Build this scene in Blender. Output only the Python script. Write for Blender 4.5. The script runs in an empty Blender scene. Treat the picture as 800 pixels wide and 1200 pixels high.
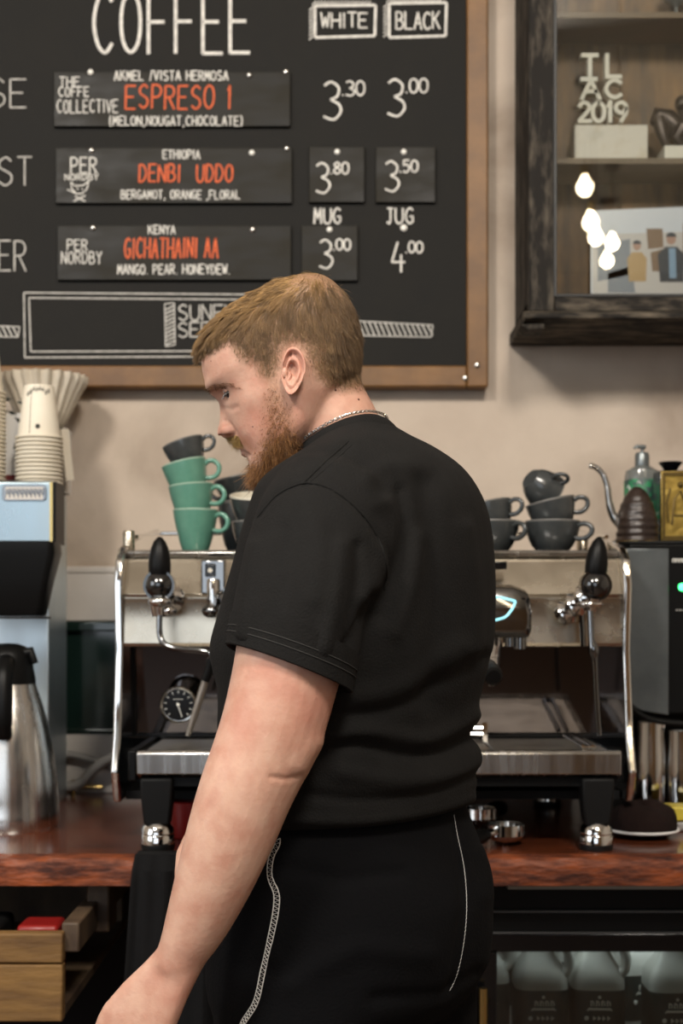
import bpy, bmesh, math, random
import numpy as np
from mathutils import Vector, Matrix, Euler
from mathutils.bvhtree import BVHTree
from math import pi, sin, cos, radians, sqrt, atan2, exp
random.seed(7); rng = np.random.default_rng(11)
C = bpy.context.scene.collection
scene = bpy.context.scene
# ------------------------------------------------------------------ camera
HC, F, HY = 1.31, 1600.0, 720.0            # eye height, focal length in pixels, horizon row
cd = bpy.data.cameras.new('camera'); cam = bpy.data.objects.new('camera', cd); C.objects.link(cam)
cam.location = (0, 0, HC); cam.rotation_euler = (pi/2, 0, 0)
cd.sensor_fit = 'VERTICAL'; cd.sensor_height = 36; cd.sensor_width = 24; cd.lens = F/1200*36; cd.shift_y = (HY-600)/1200
cd.clip_start = .05; cd.clip_end = 60
cd.dof.use_dof = True; cd.dof.focus_distance = 1.5; cd.dof.aperture_fstop = 6.3
scene.camera = cam
# ------------------------------------------------------------------ world, lights, exposure
w = bpy.data.worlds.new('world'); scene.world = w; w.use_nodes = True
w.node_tree.nodes['Background'].inputs[0].default_value = (.62, .72, .85, 1)
w.node_tree.nodes['Background'].inputs[1].default_value = .6
def area(name, loc, target, sx, sy, power, col):
    l = bpy.data.lights.new(name, 'AREA'); l.shape = 'RECTANGLE'; l.size = sx; l.size_y = sy; l.energy = power; l.color = col
    o = bpy.data.objects.new(name, l); C.objects.link(o); o.location = loc
    o.rotation_euler = (Vector(target)-Vector(loc)).to_track_quat('-Z', 'Y').to_euler()
    return o
area('shopfront_window_light', (-1.1, -3.9, 2.05), (-1.1, 2.6, 2.05), 3.1, 2.2, 34, (.86, .93, 1))
area('ceiling_spot_light', (-1.35, -.35, 3.45), (-.15, 2.3, 1.3), .5, .5, 78, (1, .93, .84))
area('ceiling_spot_light', (.52, -.25, 3.45), (.1, 2.5, 1.4), .5, .5, 66, (1, .92, .82))
area('side_window_light', (-2.85, .1, 2.1), (0, 2.0, 1.2), 1.6, 1.5, 24, (.92, .96, 1))
scene.view_settings.view_transform = 'Standard'; scene.view_settings.look = 'None'
scene.view_settings.gamma = 1; scene.view_settings.use_curve_mapping = False
scene.view_settings.exposure = 0.0
scene.cycles.use_denoising = True
scene.cycles.max_bounces = 8; scene.cycles.sample_clamp_indirect = 4; scene.cycles.caustics_reflective = False; scene.cycles.caustics_refractive = False
# ------------------------------------------------------------------ helpers
def P(px, py, D): return Vector(((px-400)/F*D, D, HC+(HY-py)/F*D))
def X(px, D): return (px-400)/F*D
def Z(py, D): return HC+(HY-py)/F*D
class MB:
    def __init__(s): s.v = []; s.f = []; s.m = []
    def add(s, vs, fs, mi=0, M=None):
        b = len(s.v)
        for v in vs:
            v = Vector(v); s.v.append(M @ v if M is not None else v)
        for f in fs: s.f.append([i+b for i in f]); s.m.append(mi)
        return s
    def box(s, x0, x1, y0, y1, z0, z1, mi=0, M=None):
        vs = [(x, y, z) for z in (z0, z1) for y in (y0, y1) for x in (x0, x1)]
        return s.add(vs, [(0,2,3,1),(4,5,7,6),(0,1,5,4),(2,6,7,3),(0,4,6,2),(1,3,7,5)], mi, M)
    def loft(s, rings, cap0=True, cap1=True, mi=0, M=None, closed=True):
        n = len(rings[0]); vs = [p for r in rings for p in r]; fs = []
        for i in range(len(rings)-1):
            for j in range(n if closed else n-1):
                k = (j+1) % n
                fs.append((i*n+j, i*n+k, (i+1)*n+k, (i+1)*n+j))
        if cap0: fs.append(tuple(range(n-1, -1, -1)))
        if cap1: fs.append(tuple((len(rings)-1)*n+j for j in range(n)))
        return s.add(vs, fs, mi, M)
    def lathe(s, prof, seg=32, mi=0, M=None, flute=None):
        rings = []
        for r, z in prof:
            rings.append([(max(r, 1e-5)*(1 if flute is None else flute(t, r, z))*cos(t), max(r, 1e-5)*(1 if flute is None else flute(t, r, z))*sin(t), z) for t in [2*pi*j/seg for j in range(seg)]])
        return s.loft(rings, False, False, mi, M)
    def tube(s, pts, r, seg=10, mi=0, M=None, closed=False, flat=None, cap=True):
        pts = [Vector(p) for p in pts]; n = len(pts)
        rs = r if isinstance(r, (list, tuple)) else [r]*n
        prev = None; rings = []
        for i, p in enumerate(pts):
            if closed: t = pts[(i+1) % n]-pts[i-1]
            else: t = pts[min(i+1, n-1)]-pts[max(i-1, 0)]
            if t.length < 1e-9: t = Vector((0, 0, 1))
            t.normalize()
            if flat is not None: bn = Vector(flat).normalized(); nn = t.cross(bn).normalized()
            else:
                if prev is None:
                    up = Vector((0, 0, 1)) if abs(t.z) < .9 else Vector((1, 0, 0)); nn = t.cross(up).normalized()
                else:
                    nn = prev-t*prev.dot(t); nn.normalize()
                prev = nn; bn = t.cross(nn)
            k = .3 if flat is not None else 1
            rings.append([p+nn*rs[i]*cos(2*pi*j/seg)+bn*rs[i]*k*sin(2*pi*j/seg) for j in range(seg)])
        if closed:
            rings.append(rings[0]); return s.loft(rings, False, False, mi, M)
        return s.loft(rings, cap, cap, mi, M)
    def prism(s, poly, y0, y1, axis='y', mi=0, M=None):     # poly of (u,v); axis 'y': (x,z) ; 'x': (y,z) ; 'z': (x,y)
        f = {'y': lambda u, v, d: (u, d, v), 'x': lambda u, v, d: (d, u, v), 'z': lambda u, v, d: (u, v, d)}[axis]
        return s.loft([[f(u, v, y0) for u, v in poly], [f(u, v, y1) for u, v in poly]], True, True, mi, M)
    def sphere(s, c, r, seg=24, rings=14, mi=0, M=None, sc=(1, 1, 1)):
        c = Vector(c)
        R = [[c+Vector((r*sc[0]*sin(a)*cos(t), r*sc[1]*sin(a)*sin(t), r*sc[2]*cos(a))) for t in [2*pi*j/seg for j in range(seg)]] for a in [pi*(i+.02)/(rings+.04) for i in range(rings+1)]]
        return s.loft(R, True, True, mi, M)
def raw_mesh(name, V, Fc):
    me = bpy.data.meshes.new(name); me.from_pydata([tuple(v) for v in V], [], Fc); me.update(); return me
def wloc(o):
    v = Vector((0, 0, 0))
    while o is not None: v += o.location; o = o.parent
    return v
def obj(name, mb, mats, parent=None, smooth=True, bev=0, seg=2, loc=None, local=False, angle=35, fix=True):
    """one mesh object; mb in world coordinates unless local"""
    if not isinstance(mats, (list, tuple)): mats = [mats]
    org = Vector((0, 0, 0)) if (local or parent is None) else wloc(parent)
    if parent is None and loc is not None: org = Vector(loc)
    me = raw_mesh(name, [v-org for v in mb.v], mb.f)
    for m in mats: me.materials.append(m)
    if any(mb.m): me.polygons.foreach_set('material_index', mb.m)
    if fix:
        bm = bmesh.new(); bm.from_mesh(me); bmesh.ops.recalc_face_normals(bm, faces=bm.faces); bm.to_mesh(me); bm.free()
    o = bpy.data.objects.new(name, me); C.objects.link(o)
    if parent is not None: o.parent = parent
    elif loc is not None: o.location = loc
    if smooth:
        me.polygons.foreach_set('use_smooth', [True]*len(me.polygons)); me.set_sharp_from_angle(angle=radians(angle))
    if bev:
        b = o.modifiers.new('bevel', 'BEVEL'); b.width = bev; b.segments = seg; b.limit_method = 'ANGLE'; b.angle_limit = radians(40); b.harden_normals = False
    return o
def tag(o, label=None, cat=None, group=None, kind=None):
    if label: o['label'] = label
    if cat: o['category'] = cat
    if group: o['group'] = group
    if kind: o['kind'] = kind
    return o
def thing(name, label, cat, loc=(0, 0, 0), group=None, rot=(0, 0, 0)):
    o = bpy.data.objects.new(name, None); o.empty_display_size = .05; C.objects.link(o)
    o.location = loc; o.rotation_euler = rot
    return tag(o, label, cat, group)
def dup(root, loc, rot=(0, 0, 0), label=None, group=None):
    r = root.copy(); C.objects.link(r); r.location = loc; r.rotation_euler = rot
    if label: r['label'] = label
    if group: r['group'] = group
    for ch in list(root.children):
        c = ch.copy(); C.objects.link(c); c.parent = r
        for g in list(ch.children):
            d = g.copy(); C.objects.link(d); d.parent = c
    return r
def struct(name, mb, mat, **k): return tag(obj(name, mb, mat, **k), kind='structure')
def smooth_path(pts, n=8, closed=False):
    pts = [Vector(p) for p in pts]; N = len(pts); out = []
    g = (lambda i: pts[i % N]) if closed else (lambda i: pts[min(max(i, 0), N-1)])
    for i in range(N if closed else N-1):
        p0, p1, p2, p3 = g(i-1), g(i), g(i+1), g(i+2)
        for k in range(n):
            t = k/n
            out.append(.5*((2*p1)+(p2-p0)*t+(2*p0-5*p1+4*p2-p3)*t*t+(3*p1-p0-3*p2+p3)*t**3))
    if not closed: out.append(pts[-1])
    return out
# ------------------------------------------------------------------ materials
def nd(nt, t, **k):
    n = nt.nodes.new(t)
    for a, v in k.items(): setattr(n, a, v)
    return n
def M(name, col, rough=.5, metal=0, col2=None, nscale=6, stretch=(1, 1, 1), ramp=(.35, .65), detail=5, bump=0, bscale=60, bstretch=None, coat=0, spec=.5,
      rough2=None, col3=None, n3scale=2, ramp3=(.5, .7), sheen=0, emit=None, estr=0, trans=0, ior=1.5, sss=0):
    m = bpy.data.materials.new(name); m.use_nodes = True; nt = m.node_tree; b = nt.nodes['Principled BSDF']; L = nt.links.new
    b.inputs['Base Color'].default_value = (*col, 1); b.inputs['Roughness'].default_value = rough; b.inputs['Metallic'].default_value = metal
    b.inputs['Coat Weight'].default_value = coat; b.inputs['Coat Roughness'].default_value = .12; b.inputs['Specular IOR Level'].default_value = spec
    b.inputs['Transmission Weight'].default_value = trans; b.inputs['IOR'].default_value = ior
    if sheen: b.inputs['Sheen Weight'].default_value = sheen; b.inputs['Sheen Roughness'].default_value = .5
    if emit: b.inputs['Emission Color'].default_value = (*emit, 1); b.inputs['Emission Strength'].default_value = estr
    if sss:
        b.inputs['Subsurface Weight'].default_value = sss; b.inputs['Subsurface Radius'].default_value = (1, .35, .2); b.inputs['Subsurface Scale'].default_value = .006
    if col2 or bump or rough2 is not None:
        tc = nd(nt, 'ShaderNodeTexCoord'); mp = nd(nt, 'ShaderNodeMapping'); mp.inputs['Scale'].default_value = stretch; L(tc.outputs['Object'], mp.inputs[0])
    if col2 or rough2 is not None:
        n = nd(nt, 'ShaderNodeTexNoise'); n.inputs['Scale'].default_value = nscale; n.inputs['Detail'].default_value = detail; n.inputs['Roughness'].default_value = .6
        L(mp.outputs[0], n.inputs['Vector'])
        mr = nd(nt, 'ShaderNodeMapRange'); mr.inputs[1].default_value = ramp[0]; mr.inputs[2].default_value = ramp[1]; L(n.outputs[0], mr.inputs[0])
        if col2:
            mx = nd(nt, 'ShaderNodeMix', data_type='RGBA'); mx.inputs[6].default_value = (*col, 1); mx.inputs[7].default_value = (*col2, 1)
            L(mr.outputs[0], mx.inputs[0]); out = mx.outputs[2]
            if col3:
                n3 = nd(nt, 'ShaderNodeTexNoise'); n3.inputs['Scale'].default_value = n3scale; n3.inputs['Detail'].default_value = 8; n3.inputs['Distortion'].default_value = .6; L(mp.outputs[0], n3.inputs['Vector'])
                m3 = nd(nt, 'ShaderNodeMapRange'); m3.inputs[1].default_value = ramp3[0]; m3.inputs[2].default_value = ramp3[1]; L(n3.outputs[0], m3.inputs[0])
                x3 = nd(nt, 'ShaderNodeMix', data_type='RGBA'); x3.inputs[7].default_value = (*col3, 1); L(out, x3.inputs[6]); L(m3.outputs[0], x3.inputs[0]); out = x3.outputs[2]
            L(out, b.inputs['Base Color'])
        if rough2 is not None:
            m2 = nd(nt, 'ShaderNodeMapRange'); m2.inputs[3].default_value = rough; m2.inputs[4].default_value = rough2; L(mr.outputs[0], m2.inputs[0]); L(m2.outputs[0], b.inputs['Roughness'])
    if bump:
        mp2 = mp
        if bstretch: mp2 = nd(nt, 'ShaderNodeMapping'); mp2.inputs['Scale'].default_value = bstretch; L(tc.outputs['Object'], mp2.inputs[0])
        n2 = nd(nt, 'ShaderNodeTexNoise'); n2.inputs['Scale'].default_value = bscale; n2.inputs['Detail'].default_value = 4; L(mp2.outputs[0], n2.inputs['Vector'])
        bp = nd(nt, 'ShaderNodeBump'); bp.inputs['Strength'].default_value = bump; bp.inputs['Distance'].default_value = .004; L(n2.outputs[0], bp.inputs['Height']); L(bp.outputs[0], b.inputs['Normal'])
    return m
m_plaster = M('plaster', (.58, .49, .40), .85, col2=(.47, .385, .31), nscale=3.2, ramp=(.3, .7), detail=9, col3=(.30, .235, .18), n3scale=2.6, ramp3=(.47, .70), bump=.25, bscale=25)
m_plaster2 = M('room_paint', (.50, .45, .39), .9)
m_panelling = M('room_panelling', (.46, .30, .16), .6, col2=(.36, .22, .11), nscale=4, stretch=(1, 1, .2))
m_ceil = M('ceiling_paint', (.62, .58, .52), .9)
m_floor = M('floor_boards', (.16, .10, .065), .5, col2=(.09, .055, .035), nscale=5, stretch=(8, .6, 1))
m_pale = M('pale_trim_paint', (.66, .62, .57), .5, col2=(.57, .53, .48), nscale=5)
m_green = M('dark_green_gloss', (.008, .020, .016), .12, coat=.5)
m_board = M('blackboard', (.012, .0115, .0105), .6, col2=(.020, .019, .017), nscale=5, detail=8, ramp=(.35, .7), rough2=.75, spec=.12)
m_plaq = M('plaque_black', (.0055, .005, .004), .36, col2=(.015, .0125, .007), nscale=6, stretch=(1, 1, 3), rough2=.55, spec=.16)
m_frame = M('oak_frame', (.19, .088, .021), .5, col2=(.125, .056, .013), nscale=9, stretch=(1.5, 1, 1.5), bump=.1, bscale=40)
m_chalk = M('chalk', (.78, .76, .70), .9, col2=(.55, .53, .49), nscale=90)
m_chalk2 = M('chalk_soft', (.55, .53, .49), .9, col2=(.36, .35, .32), nscale=90)
m_red = M('orange_paint', (.72, .13, .035), .7, col2=(.55, .09, .025), nscale=80)
m_nail = M('nail_white', (.85, .83, .76), .25, coat=.5)
m_nail2 = M('nail_steel', (.6, .58, .54), .25, metal=1)
m_dframe = M('weathered_dark_wood', (.014, .012, .010), .75, spec=.2, col2=(.11, .092, .070), nscale=55, stretch=(1, 1, .25), ramp=(.46, .74), bump=.6, bscale=30)
m_dframe_h = M('weathered_dark_wood_rail', (.014, .012, .010), .75, spec=.2, col2=(.14, .115, .085), nscale=55, stretch=(.25, 1, 1), ramp=(.44, .70), bump=.6, bscale=30)
m_black_edge = M('black_edge', (.008, .008, .008), .5)
m_cabback = M('cabinet_boards', (.25, .135, .052), .6, col2=(.075, .048, .028), nscale=9, stretch=(2.5, 1, .5), bump=.15)
m_shelf = M('cabinet_shelf', (.17, .105, .05), .55, col2=(.11, .075, .04), nscale=8, stretch=(.6, 1, 2))
def m_glass_thin(name, refl=.08, tint=(.95, .97, .97), rough=.0):
    m = bpy.data.materials.new(name); m.use_nodes = True; nt = m.node_tree; nt.nodes.remove(nt.nodes['Principled BSDF']); L = nt.links.new
    t = nd(nt, 'ShaderNodeBsdfTransparent'); t.inputs[0].default_value = (*tint, 1); g = nd(nt, 'ShaderNodeBsdfGlossy'); g.inputs['Roughness'].default_value = rough
    fr = nd(nt, 'ShaderNodeFresnel'); fr.inputs[0].default_value = 1.52; ad = nd(nt, 'ShaderNodeMath', operation='ADD'); ad.inputs[1].default_value = refl; L(fr.outputs[0], ad.inputs[0])
    mx = nd(nt, 'ShaderNodeMixShader'); L(ad.outputs[0], mx.inputs[0]); L(t.outputs[0], mx.inputs[1]); L(g.outputs[0], mx.inputs[2]); L(mx.outputs[0], nt.nodes['Material Output'].inputs[0])
    return m
m_pane = m_glass_thin('cabinet_glass', .02)
m_fpane = m_glass_thin('fridge_glass', .01, (.78, .81, .79))
m_cream = M('cream_laminate', (.70, .65, .55), .6, col2=(.62, .56, .45), nscale=14)
m_stonebox = M('cream_plinth', (.60, .54, .45), .55, col2=(.50, .41, .29), nscale=26, ramp=(.5, .75))
m_bronze = M('dark_bronze', (.045, .032, .025), .35, metal=.6)
m_chrome = M('chrome', (.78, .77, .75), .09, metal=1)
m_dchrome = M('dark_chrome', (.22, .22, .22), .10, metal=1)
m_steel = M('brushed_steel', (.48, .47, .45), .16, metal=1, rough2=.30, nscale=40, stretch=(1, 1, .05), bump=.03, bscale=120)
m_panel = M('polished_panel', (.50, .445, .36), .20, metal=1, rough2=.3, nscale=12)
m_bhead = M('brewer_head_steel', (.36, .44, .48), .24, metal=1, rough2=.36, nscale=8, stretch=(1, 1, .3))
m_bsteel = M('brewer_steel', (.60, .68, .72), .3, metal=1, rough2=.42, nscale=30, stretch=(1, 1, .08))
m_thermo = M('thermos_steel', (.62, .60, .57), .2, metal=1, rough2=.3, nscale=50, stretch=(1, 1, .03))
m_traysteel = M('tray_steel', (.50, .47, .42), .32, metal=1, rough2=.45, nscale=25)
m_mirror = M('backsplash_glass', (.11, .10, .10), .07, metal=1)
m_blk = M('black_plastic', (.0035, .0035, .0035), .40, spec=.16)
m_blkm = M('black_matte', (.0045, .0045, .0045), .6, spec=.25)
m_blkg = M('black_gloss', (.003, .003, .0035), .14, spec=.4)
m_rubber = M('black_rubber', (.005, .005, .005), .5, spec=.3)
m_gcup = M('green_glaze', (.085, .225, .165), .28, coat=.4, col2=(.105, .26, .19), nscale=40)
m_gedge = M('green_glaze_edge', (.30, .42, .33), .3, coat=.4)
m_kcup = M('grey_glaze', (.036, .040, .041), .24, coat=.3, col2=(.046, .050, .050), nscale=60)
m_kedge = M('grey_glaze_edge', (.16, .155, .145), .3, coat=.4)
m_cupin = M('cream_glaze', (.62, .58, .48), .3, coat=.4)
m_paper = M('paper_cup', (.78, .72, .60), .7, col2=(.74, .67, .54), nscale=8)
m_filter = M('filter_paper', (.66, .60, .50), .85, col2=(.58, .52, .42), nscale=14)
m_ink = M('print_ink', (.03, .035, .03), .8)
m_maroon = M('maroon_print', (.16, .02, .02), .7)
m_white = M('white_card', (.75, .74, .72), .7)
m_counter = M('counter_varnish', (.165, .042, .016), .22, col2=(.065, .018, .009), nscale=7, stretch=(.9, 5, 3), detail=8, coat=.35, bump=.08, bscale=30)
m_edge = M('counter_edge', (.26, .062, .018), .4, col2=(.045, .013, .008), nscale=26, stretch=(.6, 1, 2.2), ramp=(.36, .62), detail=9, coat=0, spec=.3, rough2=.75, bump=.7, bscale=60)
m_crate = M('crate_wood', (.25, .135, .038), .7, col2=(.10, .048, .014), nscale=7, stretch=(.8, 1, 4), ramp=(.35, .7), detail=9, bump=.4, bscale=30)
m_dwood = M('dark_stained_wood', (.13, .085, .045), .6, col2=(.05, .03, .018), nscale=10, stretch=(1, 1, .4), bump=.3)
m_void = M('dark_cupboard', (.006, .0035, .003), .7, spec=.2)
m_gold = M('gold_tin', (.52, .37, .09), .35, metal=.75, col2=(.30, .20, .045), nscale=28, bump=.6, bscale=45)
m_gold2 = M('dark_gold', (.10, .065, .015), .45, metal=.6)
m_brown = M('dark_brown_leather', (.030, .018, .013), .35, col2=(.018, .011, .009), nscale=30, bump=.4, bscale=70)
m_cloth = M('dark_brown_cloth', (.011, .005, .004), .95, bump=.4, bscale=160, spec=.2)
m_blkcloth = M('black_cloth', (.0075, .0072, .0075), .95, bump=.3, bscale=250, spec=.2)
m_fline = M('dim_steel_line', (.06, .06, .06), .5)
m_strip = M('grey_strip', (.22, .20, .165), .6)
m_bottle = M('clear_bottle', (.24, .26, .25), .12, trans=.5, coat=.3)
m_glabel = M('green_label', (.012, .20, .075), .5, col2=(.03, .045, .05), nscale=45, ramp=(.46, .56))
m_yellow = M('yellow_label', (.55, .45, .05), .5, col2=(.40, .31, .03), nscale=40)
m_redp = M('red_plastic', (.25, .012, .010), .35)
m_led = M('green_led', (.02, .5, .1), .3, emit=(.05, 1, .2), estr=6)
m_cyan = M('cyan_light', (.1, .5, .6), .3, emit=(.45, .9, 1), estr=1.0)
m_brass = M('brass', (.55, .40, .16), .25, metal=1)
m_hose = M('grey_hose', (.32, .31, .29), .5)
m_milk = M('milk_plastic', (.50, .50, .46), .4, sss=0)
m_mlabel = M('dark_green_label', (.008, .020, .018), .5)
m_photo = M('photo_paper', (.62, .63, .66), .35, coat=.4)
# ================================================================== SETTING
WY = 3.0; CT = .92
b = MB().box(-3.2, 3.2, WY, WY+.12, 0, 3.7); struct('wall_back', b, m_plaster, smooth=False)
b = MB().box(-3.2, 3.2, -4, WY+.12, -.1, 0); struct('floor', b, m_floor, smooth=False)
b = MB().box(-3.2, 3.2, -4, WY+.12, 3.7, 3.8); struct('ceiling', b, m_ceil, smooth=False)
b = MB().box(3.2, 3.32, -4, WY+.12, 0, 3.7); struct('wall_right', b, m_plaster2, smooth=False)
b = MB().box(-3.32, -3.2, -4, WY+.12, 0, 1.2).box(-3.32, -3.2, -4, WY+.12, 3.0, 3.7).box(-3.32, -3.2, -4, -.8, 1.2, 3.0).box(-3.32, -3.2, 1.0, WY+.12, 1.2, 3.0)
struct('wall_left', b, m_plaster2, smooth=False)
b = MB().box(-3.2, 3.2, -4.12, -4, 0, .9).box(-3.2, 3.2, -4.12, -4, 3.2, 3.7).box(-3.2, -2.7, -4.12, -4, .9, 3.2).box(.5, 3.2, -4.12, -4, .9, 3.2)
struct('wall_front', b, m_panelling, smooth=False)
def win(n, x0, x1, y0, y1, z0, z1, ax):
    b = MB()
    t = .05
    if ax == 'y':
        b.box(x0, x1, y0, y1, z0, z0+t).box(x0, x1, y0, y1, z1-t, z1).box(x0, x0+t, y0, y1, z0, z1).box(x1-t, x1, y0, y1, z0, z1).box((x0+x1)/2-.025, (x0+x1)/2+.025, y0, y1, z0, z1)
    else:
        b.box(x0, x1, y0, y1, z0, z0+t).box(x0, x1, y0, y1, z1-t, z1).box(x0, x1, y0, y0+t, z0, z1).box(x0, x1, y1-t, y1, z0, z1)
    struct('window_%d' % n, b, m_blkm, smooth=False)
win(1, -2.7, .5, -4.1, -4.03, .9, 3.2, 'y'); win(2, -3.3, -3.23, -.8, 1.0, 1.2, 3.0, 'x')
# wainscot on the back wall: pale band, dark green panels, pale skirting above the worktop
D = 2.985
b = MB().box(-3.2, 3.2, 2.975, 3.0, Z(728, D), Z(672, D)).box(-3.2, 3.2, 2.9735, 3.0, Z(672, D), Z(664, D)); struct('trim_1', b, m_pale, bev=.003)
b = MB().box(-3.2, 3.2, 2.988, 3.0, Z(860, D), Z(728, D))
for x0 in [-3.2+.47*k+.108 for k in range(14)]:
    b.box(x0, x0+.045, 2.972, 2.99, Z(860, D), Z(728, D))
b.box(-3.2, 3.2, 2.972, 2.99, Z(740, D), Z(728, D)).box(-3.2, 3.2, 2.972, 2.99, Z(860, D), Z(853, D)); struct('trim_2', b, m_green, bev=.004)
b = MB().box(-3.2, 3.2, 2.975, 3.0, CT, Z(860, D)); struct('trim_3', b, m_pale, bev=.003)
# ------------------------------------------------------------------ worktop and what is below it
cn = thing('worktop', 'continuous red-brown varnished wooden worktop with rough front edge', 'counter', (0, 2.6, CT-.05))
b = MB().box(-3.1, 3.1, 2.225, 2.985, CT-.048, CT); obj('slab', b, m_counter, cn, bev=.003)
xs = np.linspace(-3.1, 3.1, 311); rr = []
for x in xs:
    k = 1 if x < -.28 else .35
    j = k*(.004*sin(x*47)+.003*sin(x*113+1)+.003*random.uniform(-1, 1)); j2 = k*.004*random.uniform(-1, 1)
    rr.append([(x, 2.226, CT-.0005), (x, 2.202+j, CT-.003+j2*.4), (x, 2.196+j*.6, CT-.016+j2), (x, 2.197+j2, CT-.047), (x, 2.226, CT-.049)])
obj('front_edge', MB().loft(rr), m_edge, cn, angle=60)
b = MB().box(.27, 3.1, 2.215, 2.30, CT-.056, CT-.0485); obj('support_strip', b, m_strip, cn, smooth=False)['label'] = 'thin pale strip under the worktop edge'
# dark carcass under the left half
cu = thing('open_cupboard', 'dark open cupboard space under the left of the worktop', 'cupboard', (-.9, 2.6, 0))
obj('back_panel', MB().box(-1.9, .16, 2.90, 2.93, .01, .865), m_void, cn and cu, smooth=False)
obj('side_panel', MB().box(-1.9, -1.87, 2.28, 2.90, .01, .865), m_void, cu, smooth=False)
obj('side_panel', MB().box(.14, .165, 2.28, 2.90, .01, .865), m_void, cu, smooth=False)
obj('bottom_panel', MB().box(-1.87, .14, 2.28, 2.90, .01, .035), m_void, cu, smooth=False)
# wooden bracket block under the worktop edge
o = obj('support_block', MB().box(X(101, 2.28), X(128, 2.28), 2.28, 2.36, Z(1093, 2.28), CT-.05), m_dwood, None, bev=.004, loc=(X(115, 2.28), 2.3, .8))
tag(o, 'short worn wooden block holding up the worktop beside the open drawer', 'bracket')
# pulled-out wooden drawer
dr = thing('wooden_drawer', 'pulled-out rough wooden drawer with yellowish front at lower left', 'drawer', (-.6, 2.2, .60))
d0 = 2.10; xr = X(73, d0); zt = Z(1094, d0); zb = Z(1198, d0)
b = MB().box(xr-.62, xr, d0, d0+.024, Z(1130, d0)+.001, zt).box(xr-.62, xr, d0, d0+.024, zb, Z(1130, d0)-.001); obj('front_board', b, m_crate, dr, bev=.003)
b = MB().box(xr-.005, xr+.022, d0+.02, d0+.62, Z(1120, d0), zt+.012); obj('side_board', b, m_dwood, dr, bev=.003)
b = MB().box(xr-.62, xr-.60, d0+.02, d0+.62, zb+.02, zt+.012); obj('side_board', b, m_dwood, dr, bev=.003)
b = MB().box(xr-.60, xr, d0+.024, d0+.62, zb+.005, zb+.02); obj('base_board', b, m_dwood, dr, smooth=False)
b = MB().box(xr-.60, xr-.005, d0+.60, d0+.62, zb+.02, zt+.01); obj('back_board', b, m_dwood, dr, smooth=False)
# things lying in the drawer
bm_ = MB().box(-.05, .05, -.02, .02, 0, .105).box(-.03, .03, -.022, .022, .02, .085, mi=1)
o = obj('packet', MB().box(xr-.085, xr-.02, d0+.06, d0+.13, zb+.021, zt-.002), m_redp, None, bev=.006, loc=(xr-.05, d0+.1, zb+.021)); tag(o, 'red packet lying in the open wooden drawer', 'packet')
o = obj('packet', MB().box(xr-.30, xr-.12, d0+.05, d0+.2, zb+.021, zt-.008), m_blkm, None, bev=.008, loc=(xr-.2, d0+.1, zb+.021)); tag(o, 'dark packet filling the open wooden drawer beside the red one', 'packet')
# ------------------------------------------------------------------ menu board
bd = thing('menu_board', 'large black chalkboard menu in an oak frame on the wall', 'chalkboard', (-.6, 2.98, 1.8))
xb0, xb1 = -1.55, X(546, 2.97); zb0, zb1 = Z(430, 2.97), 2.95
obj('board_panel', MB().box(xb0, xb1, 2.968, 2.992, zb0, zb1), m_board, bd, smooth=False)
fw = .0465
b = MB()
b.box(xb1, xb1+fw, 2.952, 2.998, zb0-fw, zb1+fw); b.box(xb0-fw, xb0, 2.952, 2.998, zb0-fw, zb1+fw)
obj('frame_stile', MB().box(xb1, xb1+fw, 2.952, 2.998, zb0-fw, zb1+fw), m_frame, bd, bev=.004)
obj('frame_stile', MB().box(xb0-fw, xb0, 2.952, 2.998, zb0-fw, zb1+fw), m_frame, bd, bev=.004)
obj('frame_rail', MB().box(xb0, xb1, 2.952, 2.998, zb0-fw, zb0), m_frame, bd, bev=.004)
obj('frame_rail', MB().box(xb0, xb1, 2.952, 2.998, zb1, zb1+fw), m_frame, bd, bev=.004)
for px, py in ((559, 428), (545, 443)):
    obj('screw_head', MB().sphere(P(px, py, 2.951), .0065, 14, 8, sc=(1, .5, 1)), m_nail2, bd)
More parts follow.
